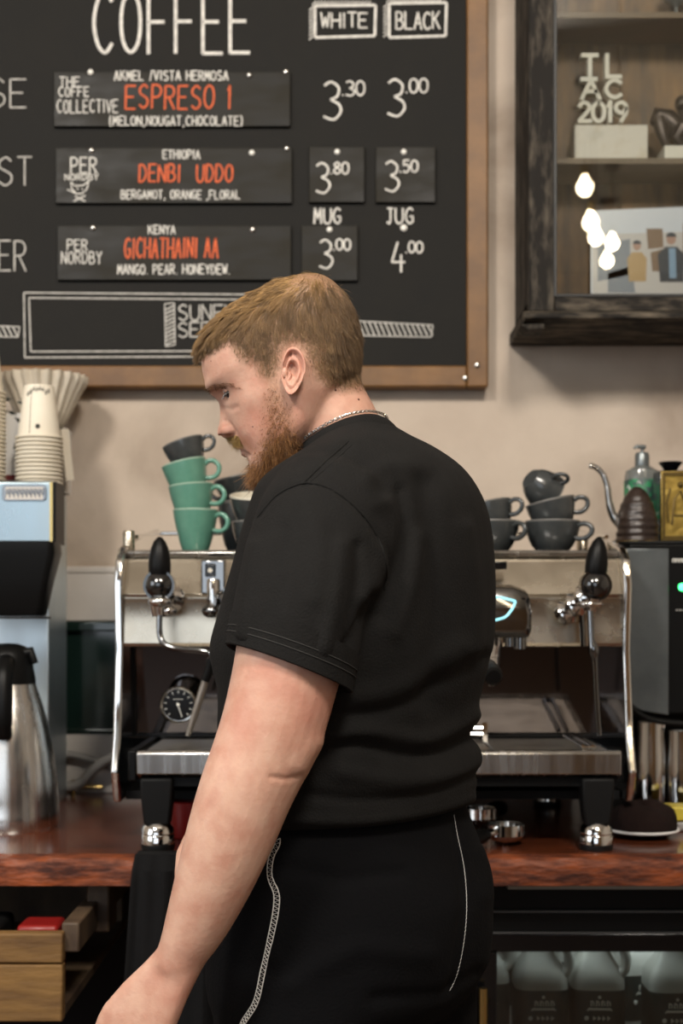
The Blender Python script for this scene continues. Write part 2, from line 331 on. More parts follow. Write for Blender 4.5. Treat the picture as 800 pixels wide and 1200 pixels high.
G = {  # hand lettered stroke alphabet, 1 x 1 cell; a leading 1 smooths the stroke
'A': [[0, (0,0),(.5,1),(1,0)], [0, (.2,.36),(.8,.36)]], 'B': [[0,(0,0),(0,1)],[1,(0,1),(.6,.98),(.85,.78),(.6,.56),(0,.53)],[1,(0,.53),(.7,.5),(1,.27),(.7,.03),(0,0)]],
'C': [[1,(.95,.84),(.6,1),(.2,.86),(0,.5),(.2,.14),(.6,0),(.95,.16)]], 'D': [[0,(0,0),(0,1)],[1,(0,1),(.6,.94),(1,.5),(.6,.06),(0,0)]],
'E': [[0,(1,1),(0,1),(0,0),(1,0)],[0,(0,.52),(.8,.52)]], 'F': [[0,(1,1),(0,1),(0,0)],[0,(0,.52),(.8,.52)]],
'G': [[1,(.95,.85),(.6,1),(.2,.86),(0,.5),(.2,.14),(.6,0),(.95,.15)],[0,(.95,.12),(.95,.46),(.55,.46)]], 'H': [[0,(0,0),(0,1)],[0,(1,0),(1,1)],[0,(0,.5),(1,.5)]],
'I': [[0,(.5,0),(.5,1)]], 'J': [[0,(.15,1),(1,1)],[1,(.62,1),(.62,.25),(.4,0),(.08,.14)]], 'K': [[0,(0,0),(0,1)],[0,(.95,1),(0,.42)],[0,(.3,.6),(1,0)]],
'L': [[0,(0,1),(0,0),(.95,0)]], 'M': [[0,(0,0),(.1,1),(.5,.3),(.9,1),(1,0)]], 'N': [[0,(0,0),(0,1),(1,0),(1,1)]],
'O': [[1,(.5,1),(.12,.84),(0,.5),(.12,.16),(.5,0),(.88,.16),(1,.5),(.88,.84),(.5,1)]], 'P': [[0,(0,0),(0,1)],[1,(0,1),(.7,.97),(.98,.74),(.7,.5),(0,.46)]],
'R': [[0,(0,0),(0,1)],[1,(0,1),(.7,.97),(.95,.75),(.7,.54),(0,.5)],[0,(.4,.5),(1,0)]], 'S': [[1,(.92,.86),(.55,1),(.12,.85),(.12,.64),(.5,.52),(.9,.38),(.92,.15),(.5,0),(.05,.14)]],
'T': [[0,(0,1),(1,1)],[0,(.5,1),(.5,0)]], 'U': [[1,(0,1),(.02,.3),(.25,.03),(.5,0),(.75,.03),(.98,.3),(1,1)]], 'V': [[0,(0,1),(.5,0),(1,1)]],
'W': [[0,(0,1),(.25,0),(.5,.7),(.75,0),(1,1)]], 'X': [[0,(0,0),(1,1)],[0,(0,1),(1,0)]], 'Y': [[0,(0,1),(.5,.5),(1,1)],[0,(.5,.5),(.5,0)]], 'Z': [[0,(0,1),(1,1),(0,0),(1,0)]],
'0': [[1,(.5,1),(.12,.84),(0,.5),(.12,.16),(.5,0),(.88,.16),(1,.5),(.88,.84),(.5,1)]], '1': [[0,(.2,.78),(.55,1),(.55,0)]],
'3': [[1,(.05,.9),(.45,1),(.88,.85),(.8,.62),(.4,.53)],[1,(.4,.53),(.9,.4),(1,.2),(.6,0),(0,.08)]], '4': [[0,(.45,1),(0,.3),(1,.3)],[0,(.72,.55),(.72,-.05)]],
'5': [[0,(.9,1),(.15,1),(.1,.58)],[1,(.1,.58),(.55,.64),(.95,.38),(.6,0),(.02,.08)]], '8': [[1,(.5,1),(.1,.78),(.5,.54),(.98,.25),(.5,0),(.02,.25),(.5,.54),(.9,.78),(.5,1)]],
'2': [[1,(.05,.8),(.4,1),(.9,.85),(.85,.6),(.05,.02)],[0,(.05,0),(1,0)]], '9': [[1,(.95,.7),(.6,.45),(.1,.6),(.15,.9),(.6,1),(.95,.8),(.9,.4),(.5,0)]],
'.': [[0,(.4,0),(.6,.03)]], ',': [[0,(.6,.05),(.35,-.18)]], '/': [[0,(.1,-.05),(.9,1.05)]], '(': [[1,(.8,1.1),(.3,.8),(.3,.2),(.8,-.1)]], ')': [[1,(.2,1.1),(.7,.8),(.7,.2),(.2,-.1)]], ' ': []}
NARROW = {'I': .35, '.': .3, ',': .4, ' ': .6, '1': .5, '(': .5, ')': .5, '/': .6, 'J': .8}
def text(mb, s, x0, y0, x1, y1, D, th=1.6, gap=.38, slant=0, jit=.03):
    """letters fitted to a box given in picture pixels at depth D (the board's own plane)"""
    ws = [NARROW.get(c, 1) for c in s]; tot = sum(ws)+gap*(len(s)-1); u = (x1-x0)/tot; h = y1-y0; x = x0
    for c, wd in zip(s, ws):
        j1, j2 = random.uniform(-jit, jit)*h, random.uniform(-jit, jit)
        for st in G[c]:
            pts = [((q[0]-.5)*(1+j2)+.5, q[1]) for q in st[1:]]
            pp = [P(x+a*wd*u+slant*bb*h, y1-bb*h+j1, D) for a, bb in pts]
            if st[0]: mb.tube(smooth_path(pp, 5), th*.5*D/F, 6, flat=(0, 1, 0))
            else:
                for q0, q1 in zip(pp[:-1], pp[1:]): mb.tube([q0-(q1-q0).normalized()*th*.2*D/F, q1+(q1-q0).normalized()*th*.2*D/F], th*.5*D/F, 6, flat=(0, 1, 0))
        x += (wd+gap)*u
    return mb
def line(mb, pts, D, th=1.6):
    for (a, bb), (c, dd) in zip(pts[:-1], pts[1:]): mb.tube([P(a, bb, D), P(c, dd, D)], th*.5*D/F, 6, flat=(0, 1, 0))
    return mb
DB = 2.9675
def lettering(parent, mat, fn, *args, **k):
    t = MB(); fn(t, *args, **k); return obj('lettering', t, mat, parent)
lettering(bd, m_chalk, text, 'COFFEE', 110, -9, 292, 62, DB, 4.2, .42, jit=.01)
def boxed(t, word, bx, by, ex, ey, tx0, ty0, tx1, ty1):
    line(t, [(bx, by), (ex, by-1), (ex-1, ey-2), (bx, ey), (bx, by)], DB, 3.2)
    for k in range(9):
        yy = by+2+k*4.3; line(t, [(bx-7, yy+3), (bx-1, yy-2)], DB, 1.3)
    for k in range(int((ex-bx)/4)):
        xx = bx+k*4; line(t, [(xx-3, by-1), (xx+1, by-6)], DB, 1.3)
    text(t, word, tx0, ty0, tx1, ty1, DB, 2.1, .3)
lettering(bd, m_chalk, boxed, 'WHITE', 369, 7, 440, 44, 376, 15, 430, 32)
lettering(bd, m_chalk, boxed, 'BLACK', 456, 4, 523, 44, 464, 14, 515, 34)
lettering(bd, m_chalk2, text, 'SE', -12, 92, 30, 125, DB, 2, .35); lettering(bd, m_chalk2, text, 'ST', -2, 184, 37, 217, DB, 2, .4); lettering(bd, m_chalk2, text, 'ER', -1, 283, 30, 318, DB, 2, .4)
def price(t, big, small, x, y, D, s=1):
    text(t, big, x, y, x+20*s, y+44*s, D, 2.8*s**.5, jit=0)
    text(t, small, x+21*s, y-1, x+48*s, y+16*s, D, 2.1, .22, jit=.02)
lettering(bd, m_chalk, price, '3', '.30', 379, 96, DB); lettering(bd, m_chalk, price, '3', '.00', 454, 93, DB, .98); lettering(bd, m_chalk, price, '4', '.00', 459, 284, DB, .75)
lettering(bd, m_chalk, text, 'MUG', 368, 244, 399, 262, DB, 2.2, .35); lettering(bd, m_chalk, text, 'JUG', 453, 244, 484, 262, DB, 2.2, .35)
def outline(t):
    line(t, [(28, 343), (404, 346)], DB, 1.8); line(t, [(34, 349), (396, 352)], DB, 1.8); line(t, [(28, 343), (29, 419)], DB, 1.8); line(t, [(34, 349), (36, 412)], DB, 1.8)
    line(t, [(29, 419), (404, 417)], DB, 1.8); line(t, [(36, 412), (396, 411)], DB, 1.8); line(t, [(404, 346), (404, 417)], DB, 1.8); line(t, [(396, 352), (396, 411)], DB, 1.8)
lettering(bd, m_chalk2, outline)
def hatched(t, pts, strokes):
    line(t, pts+[pts[0]], DB, 1.6)
    for q in strokes: line(t, q, DB, 2)
lettering(bd, m_chalk2, hatched, [(193, 356), (204, 355), (205, 404), (194, 406)], [[(194, 363+k*4.6), (204, 358+k*4.6)] for k in range(10)])
lettering(bd, m_chalk2, hatched, [(412, 376), (507, 381), (505, 395), (412, 393)], [[(414+k*6.2, 377+k*.3), (420+k*6.2, 393)] for k in range(15)])
lettering(bd, m_chalk2, hatched, [(-30, 381), (23, 383), (21, 395), (-30, 394)], [[(-29+k*6.2, 382), (-23+k*6.2, 394)] for k in range(8)])
lettering(bd, m_chalk2, text, 'SUNFLOWER', 209, 357, 330, 375, DB, 2, .3); lettering(bd, m_chalk2, text, 'SEEDS', 209, 378, 274, 395, DB, 2, .3)
obj('nail', MB().sphere(P(473, 267, 2.966), .0075, 12, 8, sc=(1, .5, 1)), m_nail, bd)
def plaque(label, x0, y0, x1, y1, white, red, nails, group, extra=None):
    Dp = 2.958; c = P((x0+x1)/2, (y0+y1)/2, 2.9675)
    o = thing('plaque', label, 'sign plaque', c, group)
    obj('panel', MB().box(X(x0, Dp), X(x1, Dp), Dp, 2.9679, Z(y1, Dp), Z(y0, Dp)), m_plaq, o, bev=.0012)
    for a in white:
        t = MB()
        if a[0] == 'price': price(t, *a[1:4], a[4], Dp-.0004, a[5])
        else: text(t, a[0], *a[1:5], Dp-.0004, (a[5] if len(a) > 5 else 1.6)*.85, .40)
        obj('lettering', t, m_chalk, o)['label'] = 'white hand lettering'
    if extra: t = MB(); extra(t, Dp-.0004); obj('drawn_emblem', t, m_chalk, o)['label'] = 'small white drawn emblem'
    if red:
        t = MB(); text(t, red[0], *red[1:5], Dp-.0004, 2.3, .42, slant=.03); obj('lettering', t, m_red, o)['label'] = 'orange hand lettering'
    for px, py, mm in nails: obj('nail', MB().sphere(P(px, py, Dp-.001), .0062, 12, 8, sc=(1, .6, 1)), mm, o)
gp = 'coffee plaques on the chalkboard'
plaque('wide black plaque lettered ESPRESO 1 in orange, topmost on chalkboard', 63, 84, 340, 148,
    [('THE', 70, 90, 93, 101), ('COFFE', 69, 102, 104, 113), ('COLLECTIVE', 67, 117, 138, 132), ('AKMEL /VISTA HERMOSA', 134, 83, 267, 94, 1.9), ('(MELON,NOUGAT,CHOCOLATE)', 128, 136, 284, 147, 1.7)],
    ('ESPRESO 1', 147, 100, 271, 127), [(106, 84.5, m_nail), (292, 88, m_nail2), (335, 84, m_nail2)], gp)
def skull(t, D):
    line(t, [(83, 213), (88, 218), (98, 217), (104, 212), (102, 221), (96, 227), (89, 227), (84, 221), (83, 213)], D, 1.4)
    line(t, [(79, 222), (87, 226)], D, 1.3); line(t, [(88, 230), (100, 236)], D, 1.4); line(t, [(100, 229), (86, 236)], D, 1.4); line(t, [(90, 221.5), (91.5, 221.5)], D, 1.6); line(t, [(95.5, 221.5), (97, 221.5)], D, 1.6)
plaque('wide black plaque lettered DENBI UDDO in orange, middle one on chalkboard', 65, 173, 342, 238,
    [('PER', 83, 185, 113, 203, 2), ('NORDBY', 76, 204, 115, 211, 1.5), ('ETHIOPIA', 191, 176, 234, 186, 1.8), ('BERGAMOT, ORANGE ,FLORAL', 142, 223, 281, 233, 1.7)],
    ('DENBI  UDDO', 163, 193, 272, 213), [(107, 176, m_nail2), (295, 179, m_nail), (336, 174, m_nail2)], gp, skull)
plaque('wide black plaque lettered GICHATHAINI AA in orange, lowest one on chalkboard', 67, 264, 341, 328,
    [('PER', 79, 281, 102, 293), ('NORDBY', 72, 295, 119, 309), ('KENYA', 174, 264, 205, 274, 1.8), ('MANGO. PEAR. HONEYDEW.', 138, 310, 269, 321, 1.8)],
    ('GICHATHAINI AA', 146, 279, 255, 302), [(109, 267, m_nail2), (296, 269, m_nail2)], gp)
gq = 'square price plaques on the chalkboard'
plaque('square black price plaque reading 3.80 on chalkboard', 362, 172, 427, 237, [('price', '3', '.80', 370, 191, .8)], None, [(395, 178, m_nail)], gq)
plaque('square black price plaque reading 3.50 on chalkboard', 440, 172, 510, 237, [('price', '3', '.50', 451, 189, .8)], None, [(473, 178, m_nail)], gq)
plaque('square black price plaque reading 3.00 below the word MUG', 353, 264, 419, 329, [('price', '3', '.00', 374, 281, .76)], None, [(386, 269, m_nail)], gq)
# ------------------------------------------------------------------ display cabinet
cb = thing('display_cabinet', 'weathered dark wooden wall cabinet with glass door', 'display cabinet', (.9, 2.9, 2.0))
D0 = 2.78; x0 = X(619, D0); x1 = x0+1.0; z0 = Z(364, D0); z1 = 3.0; gx0 = X(652, D0); gz0 = Z(345, D0)
obj('back_board', MB().box(x0+.02, x1, 2.97, 2.996, z0, z1), m_cabback, cb, smooth=False)
b = MB()
for k in range(5): b.box(x0+.03+k*.195, x0+.22+k*.195, 2.962, 2.969, z0+.02, z1)
obj('back_planks', b, m_cabback, cb, bev=.002)
obj('side_board', MB().box(x0, x0+.02, D0+.02, 2.996, z0, z1), m_dframe, cb, bev=.002)
obj('side_board', MB().box(x1-.02, x1, D0+.02, 2.996, z0, z1), m_dframe, cb, bev=.002)
obj('bottom_board', MB().box(x0, x1, D0+.02, 2.996, z0-.004, z0+.02), m_dframe_h, cb, bev=.002)
b = MB().prism([(D0-.03, z0-.021), (D0-.03, z0-.012), (D0-.012, z0-.004), (2.996, z0-.004), (2.996, z0-.03), (D0+.0, z0-.03)], x0-.012, x1, 'x'); obj('plinth_moulding', b, m_dframe_h, cb, bev=.002)
b = MB().prism([(x0-.018, z0-.032), (x0+.03, z0-.03), (x0+.03, z0-.041), (x0-.004, z0-.043)], D0-.02, D0+.06, 'y'); obj('bracket_foot', b, m_dframe, cb, bev=.002)
dn = obj('door', MB().box(x0, gx0-.004, D0-.004, D0+.02, z0-.003, z1), m_dframe, cb, bev=.004)
for nm, bb, mm in (('door_stile', MB().box(x1-.05, x1, D0-.004, D0+.02, z0, z1), m_dframe), ('door_rail', MB().box(gx0-.004, x1-.05, D0-.004, D0+.02, z0-.003, gz0-.003), m_dframe_h)):
    obj(nm, bb, mm, dn, bev=.004)
b = MB().box(gx0-.007, gx0, D0-.006, D0+.018, gz0-.006, z1).box(gx0, x1-.05, D0-.006, D0+.018, gz0-.006, gz0); obj('glazing_bead', b, m_black_edge, dn, bev=.001)
obj('glass_pane', MB().box(gx0, x1-.05, D0+.006, D0+.009, gz0, z1), m_pane, dn, smooth=False)
Ds = D0+.05
for py in (185, 14):
    obj('shelf', MB().box(x0+.02, x1-.02, Ds, 2.962, Z(py+7, Ds), Z(py, Ds)), m_shelf, cb, bev=.001)
zs1, zs2 = Z(185, Ds), Z(14, Ds)
# award with cut-out letters on a cream plinth
Da = 2.87
aw = thing('award', 'cream award with cut-out letters above 2019 on a plinth box', 'award', (X(715, Da), Da, zs1))
b = MB().box(X(673, Da), X(759, Da), Da, Da+.06, zs1+.0005, Z(146, Da)); obj('plinth', b, m_stonebox, aw, bev=.002)
t = MB()
def block(t, s, x0, y0, x1, y1, th, gap=.25):
    nst = [0]
    ws = [NARROW.get(c, 1) for c in s]; tot = sum(ws)+gap*(len(s)-1); u = (x1-x0)/tot; h = y1-y0; x = x0
    for c, wd in zip(s, ws):
        for st in G[c]:
            pp = [P(x+a*wd*u, y1-bb*h, Da+.012) for a, bb in st[1:]]
            if st[0]: pp = smooth_path(pp, 6)
            nst[0] += 1; dy = .0004*nst[0]; n = len(pp); hw = th*.5*Da/F
            if not st[0]:
                for q0, q1 in zip(pp[:-1], pp[1:]):
                    dy += .0004; tg = (q1-q0).normalized(); nn = Vector((-tg.z, 0, tg.x)); A_, B_ = q0-tg*hw*.9, q1+tg*hw*.9
                    t.loft([[A_+nn*hw+Vector((0, -.01-dy, 0)), A_-nn*hw+Vector((0, -.01-dy, 0)), A_-nn*hw+Vector((0, .012-dy, 0)), A_+nn*hw+Vector((0, .012-dy, 0))], [B_+nn*hw+Vector((0, -.01-dy, 0)), B_-nn*hw+Vector((0, -.01-dy, 0)), B_-nn*hw+Vector((0, .012-dy, 0)), B_+nn*hw+Vector((0, .012-dy, 0))]])
                continue
            rings = []
            for i, p in enumerate(pp):
                tg = (pp[min(i+1, n-1)]-pp[max(i-1, 0)]).normalized(); nn = Vector((-tg.z, 0, tg.x))
                e = tg*(hw if i == n-1 else -hw if i == 0 else 0)*.6
                rings.append([p+nn*hw+e+Vector((0, -.01, 0)), p-nn*hw+e+Vector((0, -.01, 0)), p-nn*hw+e+Vector((0, .012, 0)), p+nn*hw+e+Vector((0, .012, 0))])
            t.loft(rings)
        x += (wd+gap)*u
block(t, 'T', 682, 67, 698, 92, 4.8); block(t, 'L', 710, 67, 726, 92, 4.8); block(t, 'I', 676, 90, 704, 92.5, 5) if False else None
t.box(X(680, Da), X(700, Da), Da+.0005, Da+.022, Z(95, Da), Z(90, Da))
block(t, 'A', 681, 96, 701, 117, 4.6); block(t, 'C', 709, 96, 727, 116, 4.6); block(t, '2019', 677, 122, 733, 144, 4.4, .22)
obj('cut_out_letters', t, m_cream, aw)
# bronze figurine on a small pale base
fg = thing('figurine', 'dark bronze crouching figurine on a pale base in the cabinet', 'figurine', (X(798, Da), Da, zs1))
obj('base', MB().box(X(777, Da), X(840, Da), Da-.01, Da+.06, zs1+.0005, Z(172, Da)), m_cream, fg, bev=.002)
b = MB()
b.tube([P(766, 146, Da+.02), P(771, 137, Da+.02), P(780, 140, Da+.02), P(790, 150, Da+.02), P(802, 153, Da+.02), P(815, 146, Da+.02), P(822, 152, Da+.02)], [.012, .02, .024, .026, .026, .024, .014], 14)
b.tube([P(772, 140, Da+.01), P(776, 158, Da), P(781, 171.5, Da)], [.015, .012, .008], 10); b.tube([P(800, 150, Da), P(792, 162, Da-.002), P(800, 171.5, Da)], [.018, .012, .009], 10)
b.tube([P(815, 150, Da+.02), P(818, 162, Da+.02), P(820, 171.5, Da+.02)], [.015, .011, .009], 10)
b.tube([P(799, 142, Da+.02), P(800, 130, Da+.02)], [.016, .011], 10); b.sphere(P(799, 122, Da+.02), .016, 16, 10, sc=(1, 1, 1.15))
obj('figure', b, m_bronze, fg)
# small objects on the upper shelf and a bottle beyond the frame top
b = MB().lathe([(.018, 0), (.03, .006), (.004, .012), (.004, .04), (.026, .055), (.03, .085), (.026, .086), (.02, .058), (.0, .048)], 24, M=Matrix.Translation((X(796, Da), Da+.03, zs2+.0008)))
o = obj('glass_bowl', b, m_bottle, None, loc=(X(796, Da), Da+.03, zs2)); tag(o, 'small stemmed glass on the upper cabinet shelf', 'glass')
# group photograph leaning on the back of the lowest compartment
Dp = 2.93; ph = thing('photo_print', 'large wide photo print of people leaning inside the cabinet', 'photograph', (X(770, Dp), Dp, z0+.021))
arc = [(692+k*10, 247-4.5*sin(pi*k/40)-.12*k) for k in range(24)]
poly = [(X(a, Dp), Z(bb, Dp)) for a, bb in arc]+[(X(922, Dp), z0+.0205), (X(692, Dp), z0+.0205)]
obj('paper', MB().prism(poly, Dp, Dp+.003, 'y'), m_photo, ph, smooth=False)
def flat(nm, polys, mm, dd):
    b = MB()
    for pl in polys: b.prism([(X(a, Dp), Z(bb, Dp)) for a, bb in pl], Dp-dd, Dp-.0001, 'y')
    o = obj(nm, b, mm, ph, smooth=False); return o
m_pw = M('print_wall', (.55, .50, .46), .35, coat=.3); m_pb = M('print_brown', (.20, .115, .06), .35, coat=.3); m_pt = M('print_tan', (.46, .29, .12), .35, coat=.3)
m_pn = M('print_navy', (.02, .025, .035), .35, coat=.3); m_ps = M('print_skin', (.42, .24, .17), .35, coat=.3); m_pc = M('print_blue', (.22, .33, .45), .35, coat=.3); m_pg = M('print_grey', (.20, .22, .25), .35, coat=.3)
flat('print', [[(694, 275), (918, 268), (918, 344), (694, 344)]], m_pw, .0004)['label'] = 'pale printed room in the photo'
flat('print', [[(757, 268), (776, 268), (777, 290), (759, 292)], [(800, 262), (830, 262), (830, 300), (800, 300)], [(762, 296), (776, 292), (780, 318), (764, 318)]], m_pb, .0007)
flat('print', [[(700, 288), (738, 280), (738, 322), (700, 330)], [(712, 320), (740, 312), (744, 343), (712, 343)]], m_pg, .0007)
def pperson(px, py, s, top, w_=1):
    flat('print', [[(px-9*s*w_, py+44*s), (px-11*s*w_, py+16*s), (px-6*s, py+8*s), (px+6*s, py+8*s), (px+11*s*w_, py+16*s), (px+10*s*w_, py+44*s)]], top, .001)
    flat('print', [[(px+5*s*cos(a), py+6*s*sin(a)) for a in [2*pi*k/12 for k in range(12)]]], m_ps, .0012)
    flat('print', [[(px+5.4*s*cos(a), py-2*s+4.6*s*sin(a)) for a in [pi+pi*k/8 for k in range(9)]]], m_pn, .0014)
pperson(746, 288, .95, m_pt, 1.1); pperson(786, 280, 1.15, m_pn, 1.25); pperson(830, 284, 1.1, m_pc)
flat('print', [[(783, 291), (791, 291), (792, 326), (784, 326)]], m_pc, .0016)
# ================================================================== ESPRESSO MACHINE
em = thing('espresso_machine', 'wide polished steel two-group espresso machine with black cup-warmer top', 'espresso machine', (.055, 2.55, CT))
em['label'] = 'wide polished steel two-group espresso machine on the worktop'
xl, xr2 = -.395, .505
side = [(2.36, .985), (2.335, 1.04), (2.36, 1.10), (2.385, 1.25), (2.372, 1.36), (2.385, 1.405), (2.42, 1.428), (2.55, 1.452), (2.86, 1.489), (2.875, 1.48), (2.875, 1.0), (2.84, .985)]
for a in (xl, xr2-.014):
    sp = obj('side_panel', MB().prism(side, a, a+.014, 'x'), m_chrome, em, bev=.004, seg=3)
# upper casing: a curved front above, a brighter step below it
prof = [(2.86, 1.418), (2.43, 1.418), (2.4295, 1.412), (2.386, 1.345), (2.390, 1.340), (2.390, 1.337), (2.391, 1.333), (2.392, 1.330), (2.390, 1.29), (2.388, 1.26), (2.392, 1.2535), (2.52, 1.2525), (2.86, 1.2525)]
obj('casing', MB().prism(prof, xl+.014, xr2-.014, 'x'), m_panel, em, angle=25, bev=.0012)
obj('top_lip', MB().prism([(2.43, 1.4185), (2.43, 1.424), (2.424, 1.424), (2.420, 1.419), (2.424, 1.4125)], xl+.014, xr2-.014, 'x'), m_steel, em, bev=.001)
b = MB()
for k in range(58):
    xx = xl+.022+k*.0151; b.box(xx, xx+.009, 2.44, 2.85, 1.4182, 1.421)
obj('cup_tray', b, m_blkm, em, smooth=False)
cr = MB(); zc = 1.462
cr.tube([(xl+.02, 2.50, 1.452), (xl+.02, 2.84, 1.478), (xr2-.02, 2.84, 1.478), (xr2-.02, 2.50, 1.452)], .004, 10)
obj('cup_rail', cr, m_chrome, em)
obj('rail_post', MB().lathe([(.0, 0), (.011, .0), (.011, .034), (.009, .037), (0, .037)], 20, M=Matrix.Translation((X(151, 2.47), 2.47, 1.4242))), m_panel, em)
obj('rail_post', MB().lathe([(.0, 0), (.011, .0), (.011, .034), (.009, .037), (0, .037)], 20, M=Matrix.Translation((.462, 2.62, 1.4212))), m_panel, em)
# backsplash
obj('backsplash', MB().prism([(2.516, 1.083), (2.496, 1.2525), (2.53, 1.2525), (2.53, 1.083)], xl+.014, xr2-.014, 'x'), m_mirror, em, smooth=False)
b = MB()
for a in (X(151, 2.5), X(722, 2.5)-.012): b.prism([(2.505, 1.085), (2.485, 1.252), (2.53, 1.252), (2.53, 1.085)], a, a+.012, 'x')
b.box(X(151, 2.5), X(722, 2.5), 2.503, 2.516, 1.085, 1.089); obj('backsplash_frame', b, m_blk, em, smooth=False)
obj('body', MB().box(xl+.014, xr2-.014, 2.53, 2.86, 1.0, 1.2525), m_blkm, em, smooth=False)
# drip tray
x0, x1 = X(160, 2.245), X(728, 2.245)
dt = obj('drip_tray', MB().prism([(2.245, 1.047), (2.245, 1.081), (2.249, 1.0855), (2.262, 1.0855), (2.262, 1.078), (2.512, 1.078), (2.512, 1.04), (2.26, 1.04)], x0, x1, 'x'), m_steel, em, bev=.0015)
b = MB()
for k in range(4):
    a = x0+.01+k*(x1-x0-.02)/4; e = a+(x1-x0-.02)/4-.004
    b.box(a, e, 2.27, 2.505, 1.0785, 1.0825)
obj('tray_grille', b, m_traysteel, dt, bev=.001)
for a in (.13, .405):
    b = MB(); b.tube([(a, 2.29, 1.089), (a-.0, 2.49, 1.089)], .003, 8).tube([(a+.016, 2.29, 1.089), (a+.016, 2.49, 1.089)], .003, 8).box(a-.004, a+.02, 2.28, 2.288, 1.083, 1.09)
    obj('tray_bar', b, m_chrome, dt)
b = MB()
for zz in (1.098, 1.109): b.tube([(.13, 2.42, zz), (.255, 2.42, zz)], .0028, 8)
b.box(.250, .258, 2.415, 2.425, 1.0835, 1.118).box(.127, .135, 2.415, 2.425, 1.0835, 1.118); obj('cup_stand', b, m_chrome, dt)
obj('tray_end', MB().box(X(150, 2.25), x0-.0005, 2.248, 2.52, 1.035, 1.086), m_blk, em, bev=.003)
obj('under_tray', MB().box(x0+.005, x1-.003, 2.262, 2.52, 1.025, 1.0395), m_blk, em, smooth=False)
obj('chassis', MB().box(xl+.016, xr2-.016, 2.40, 2.86, .985, 1.0), m_blkm, em, smooth=False)
for a, yy in ((X(185, 2.268), 2.268), (X(698, 2.268), 2.268), (X(185, 2.268), 2.80), (X(698, 2.268), 2.80)):
    lg = obj('leg', MB().loft([[(a-hw, yy-hd, z), (a+hw, yy-hd, z), (a+hw, yy+hd, z), (a-hw, yy+hd, z)] for hw, hd, z in ((.021, .019, .962), (.025, .022, 1.0), (.027, .024, 1.04 if yy < 2.5 else .985))]), m_blkm, em, bev=.004)
    obj('foot', MB().lathe([(.0, .0), (.027, .0), (.028, .004), (.028, .010)], 28, M=Matrix.Translation((a, yy, CT))), m_rubber, lg)['label'] = 'black rubber foot pad'
    obj('foot_cap', MB().lathe([(.0, .010), (.0275, .010), (.0275, .024), (.0262, .026), (.0275, .028), (.026, .037), (.019, .0455), (.008, .050), (0, .050)], 28, M=Matrix.Translation((a, yy, CT))), m_chrome, lg)['label'] = 'round chrome foot'
# group heads
def group_head(cx):
    g = obj('group_head', MB().loft([[(cx+sx*hw, y, zz) for sx, zz in pts] for y, hw, pts in [
        (yy, hw, [(-1, z0+.012), (-.93, z0), (.93, z0), (1, z0+.012), (1, z1-.03), (.93, z1-.010), (.6, z1), (-.6, z1), (-.93, z1-.010), (-1, z1-.03)]) for yy, hw, z0, z1 in ((2.445, .078, 1.272, 1.352), (2.30, .078, 1.270, 1.360), (2.262, .076, 1.272, 1.354), (2.252, .070, 1.282, 1.340))]]), m_dchrome, em, bev=.002)
    b = MB()
    for s in (-1, 1):
        pts = [(cx+s*.006, 1.3375), (cx+s*.042, 1.3335), (cx+s*.047, 1.328), (cx+s*.036, 1.310), (cx+s*.024, 1.303), (cx+s*.006, 1.303)]
        b.tube(smooth_path([(a, 2.2515, z) for a, z in pts], 4, True), .0022, 6, closed=True)
    obj('light_outline', b, m_cyan, g)['label'] = 'glowing pale blue outline light'
    obj('group_face', MB().box(cx-.066, cx+.066, 2.2535, 2.26, 1.284, 1.338), m_blkg, g, bev=.003)
    T = Matrix.Translation((cx, 2.335, 0))
    obj('group_collar', MB().lathe([(0, 1.285), (.036, 1.285), (.038, 1.262), (.034, 1.245), (.034, 1.238), (0, 1.238)], 32, M=T), m_chrome, g)
    b = MB().lathe([(0, 1.237), (.033, 1.237), (.033, 1.222), (.025, 1.214), (.010, 1.205), (0, 1.205)], 28, M=T)
    b.tube(smooth_path([(cx, 2.335, 1.212), (cx+.014, 2.335, 1.204), (cx+.019, 2.335, 1.188)], 5), .006, 10).tube(smooth_path([(cx, 2.335, 1.212), (cx-.014, 2.335, 1.204), (cx-.019, 2.335, 1.188)], 5), .006, 10)
    b.tube([(cx, 2.305, 1.228), (cx, 2.268, 1.226)], .007, 12)
    pf = obj('portafilter', b, m_chrome, em)
    obj('portafilter_handle', MB().tube(smooth_path([(cx, 2.272, 1.226), (cx, 2.23, 1.224), (cx, 2.18, 1.219), (cx, 2.14, 1.212)], 5), [.010]*5+[.014]*5+[.015]*5+[.011], 16), m_blk, pf)
    b = MB()
    for s in (-.052, .045): b.tube([(cx+s, 2.30, 1.272), (cx+s, 2.30, 1.256)], .009, 12)
    b.tube([(cx+.062, 2.30, 1.29), (cx+.062, 2.30, 1.252)], .011, 14); obj('group_fitting', b, m_dchrome, g)
gc1, gc2 = X(308, 2.30), X(566, 2.30)
group_head(gc1); group_head(gc2)
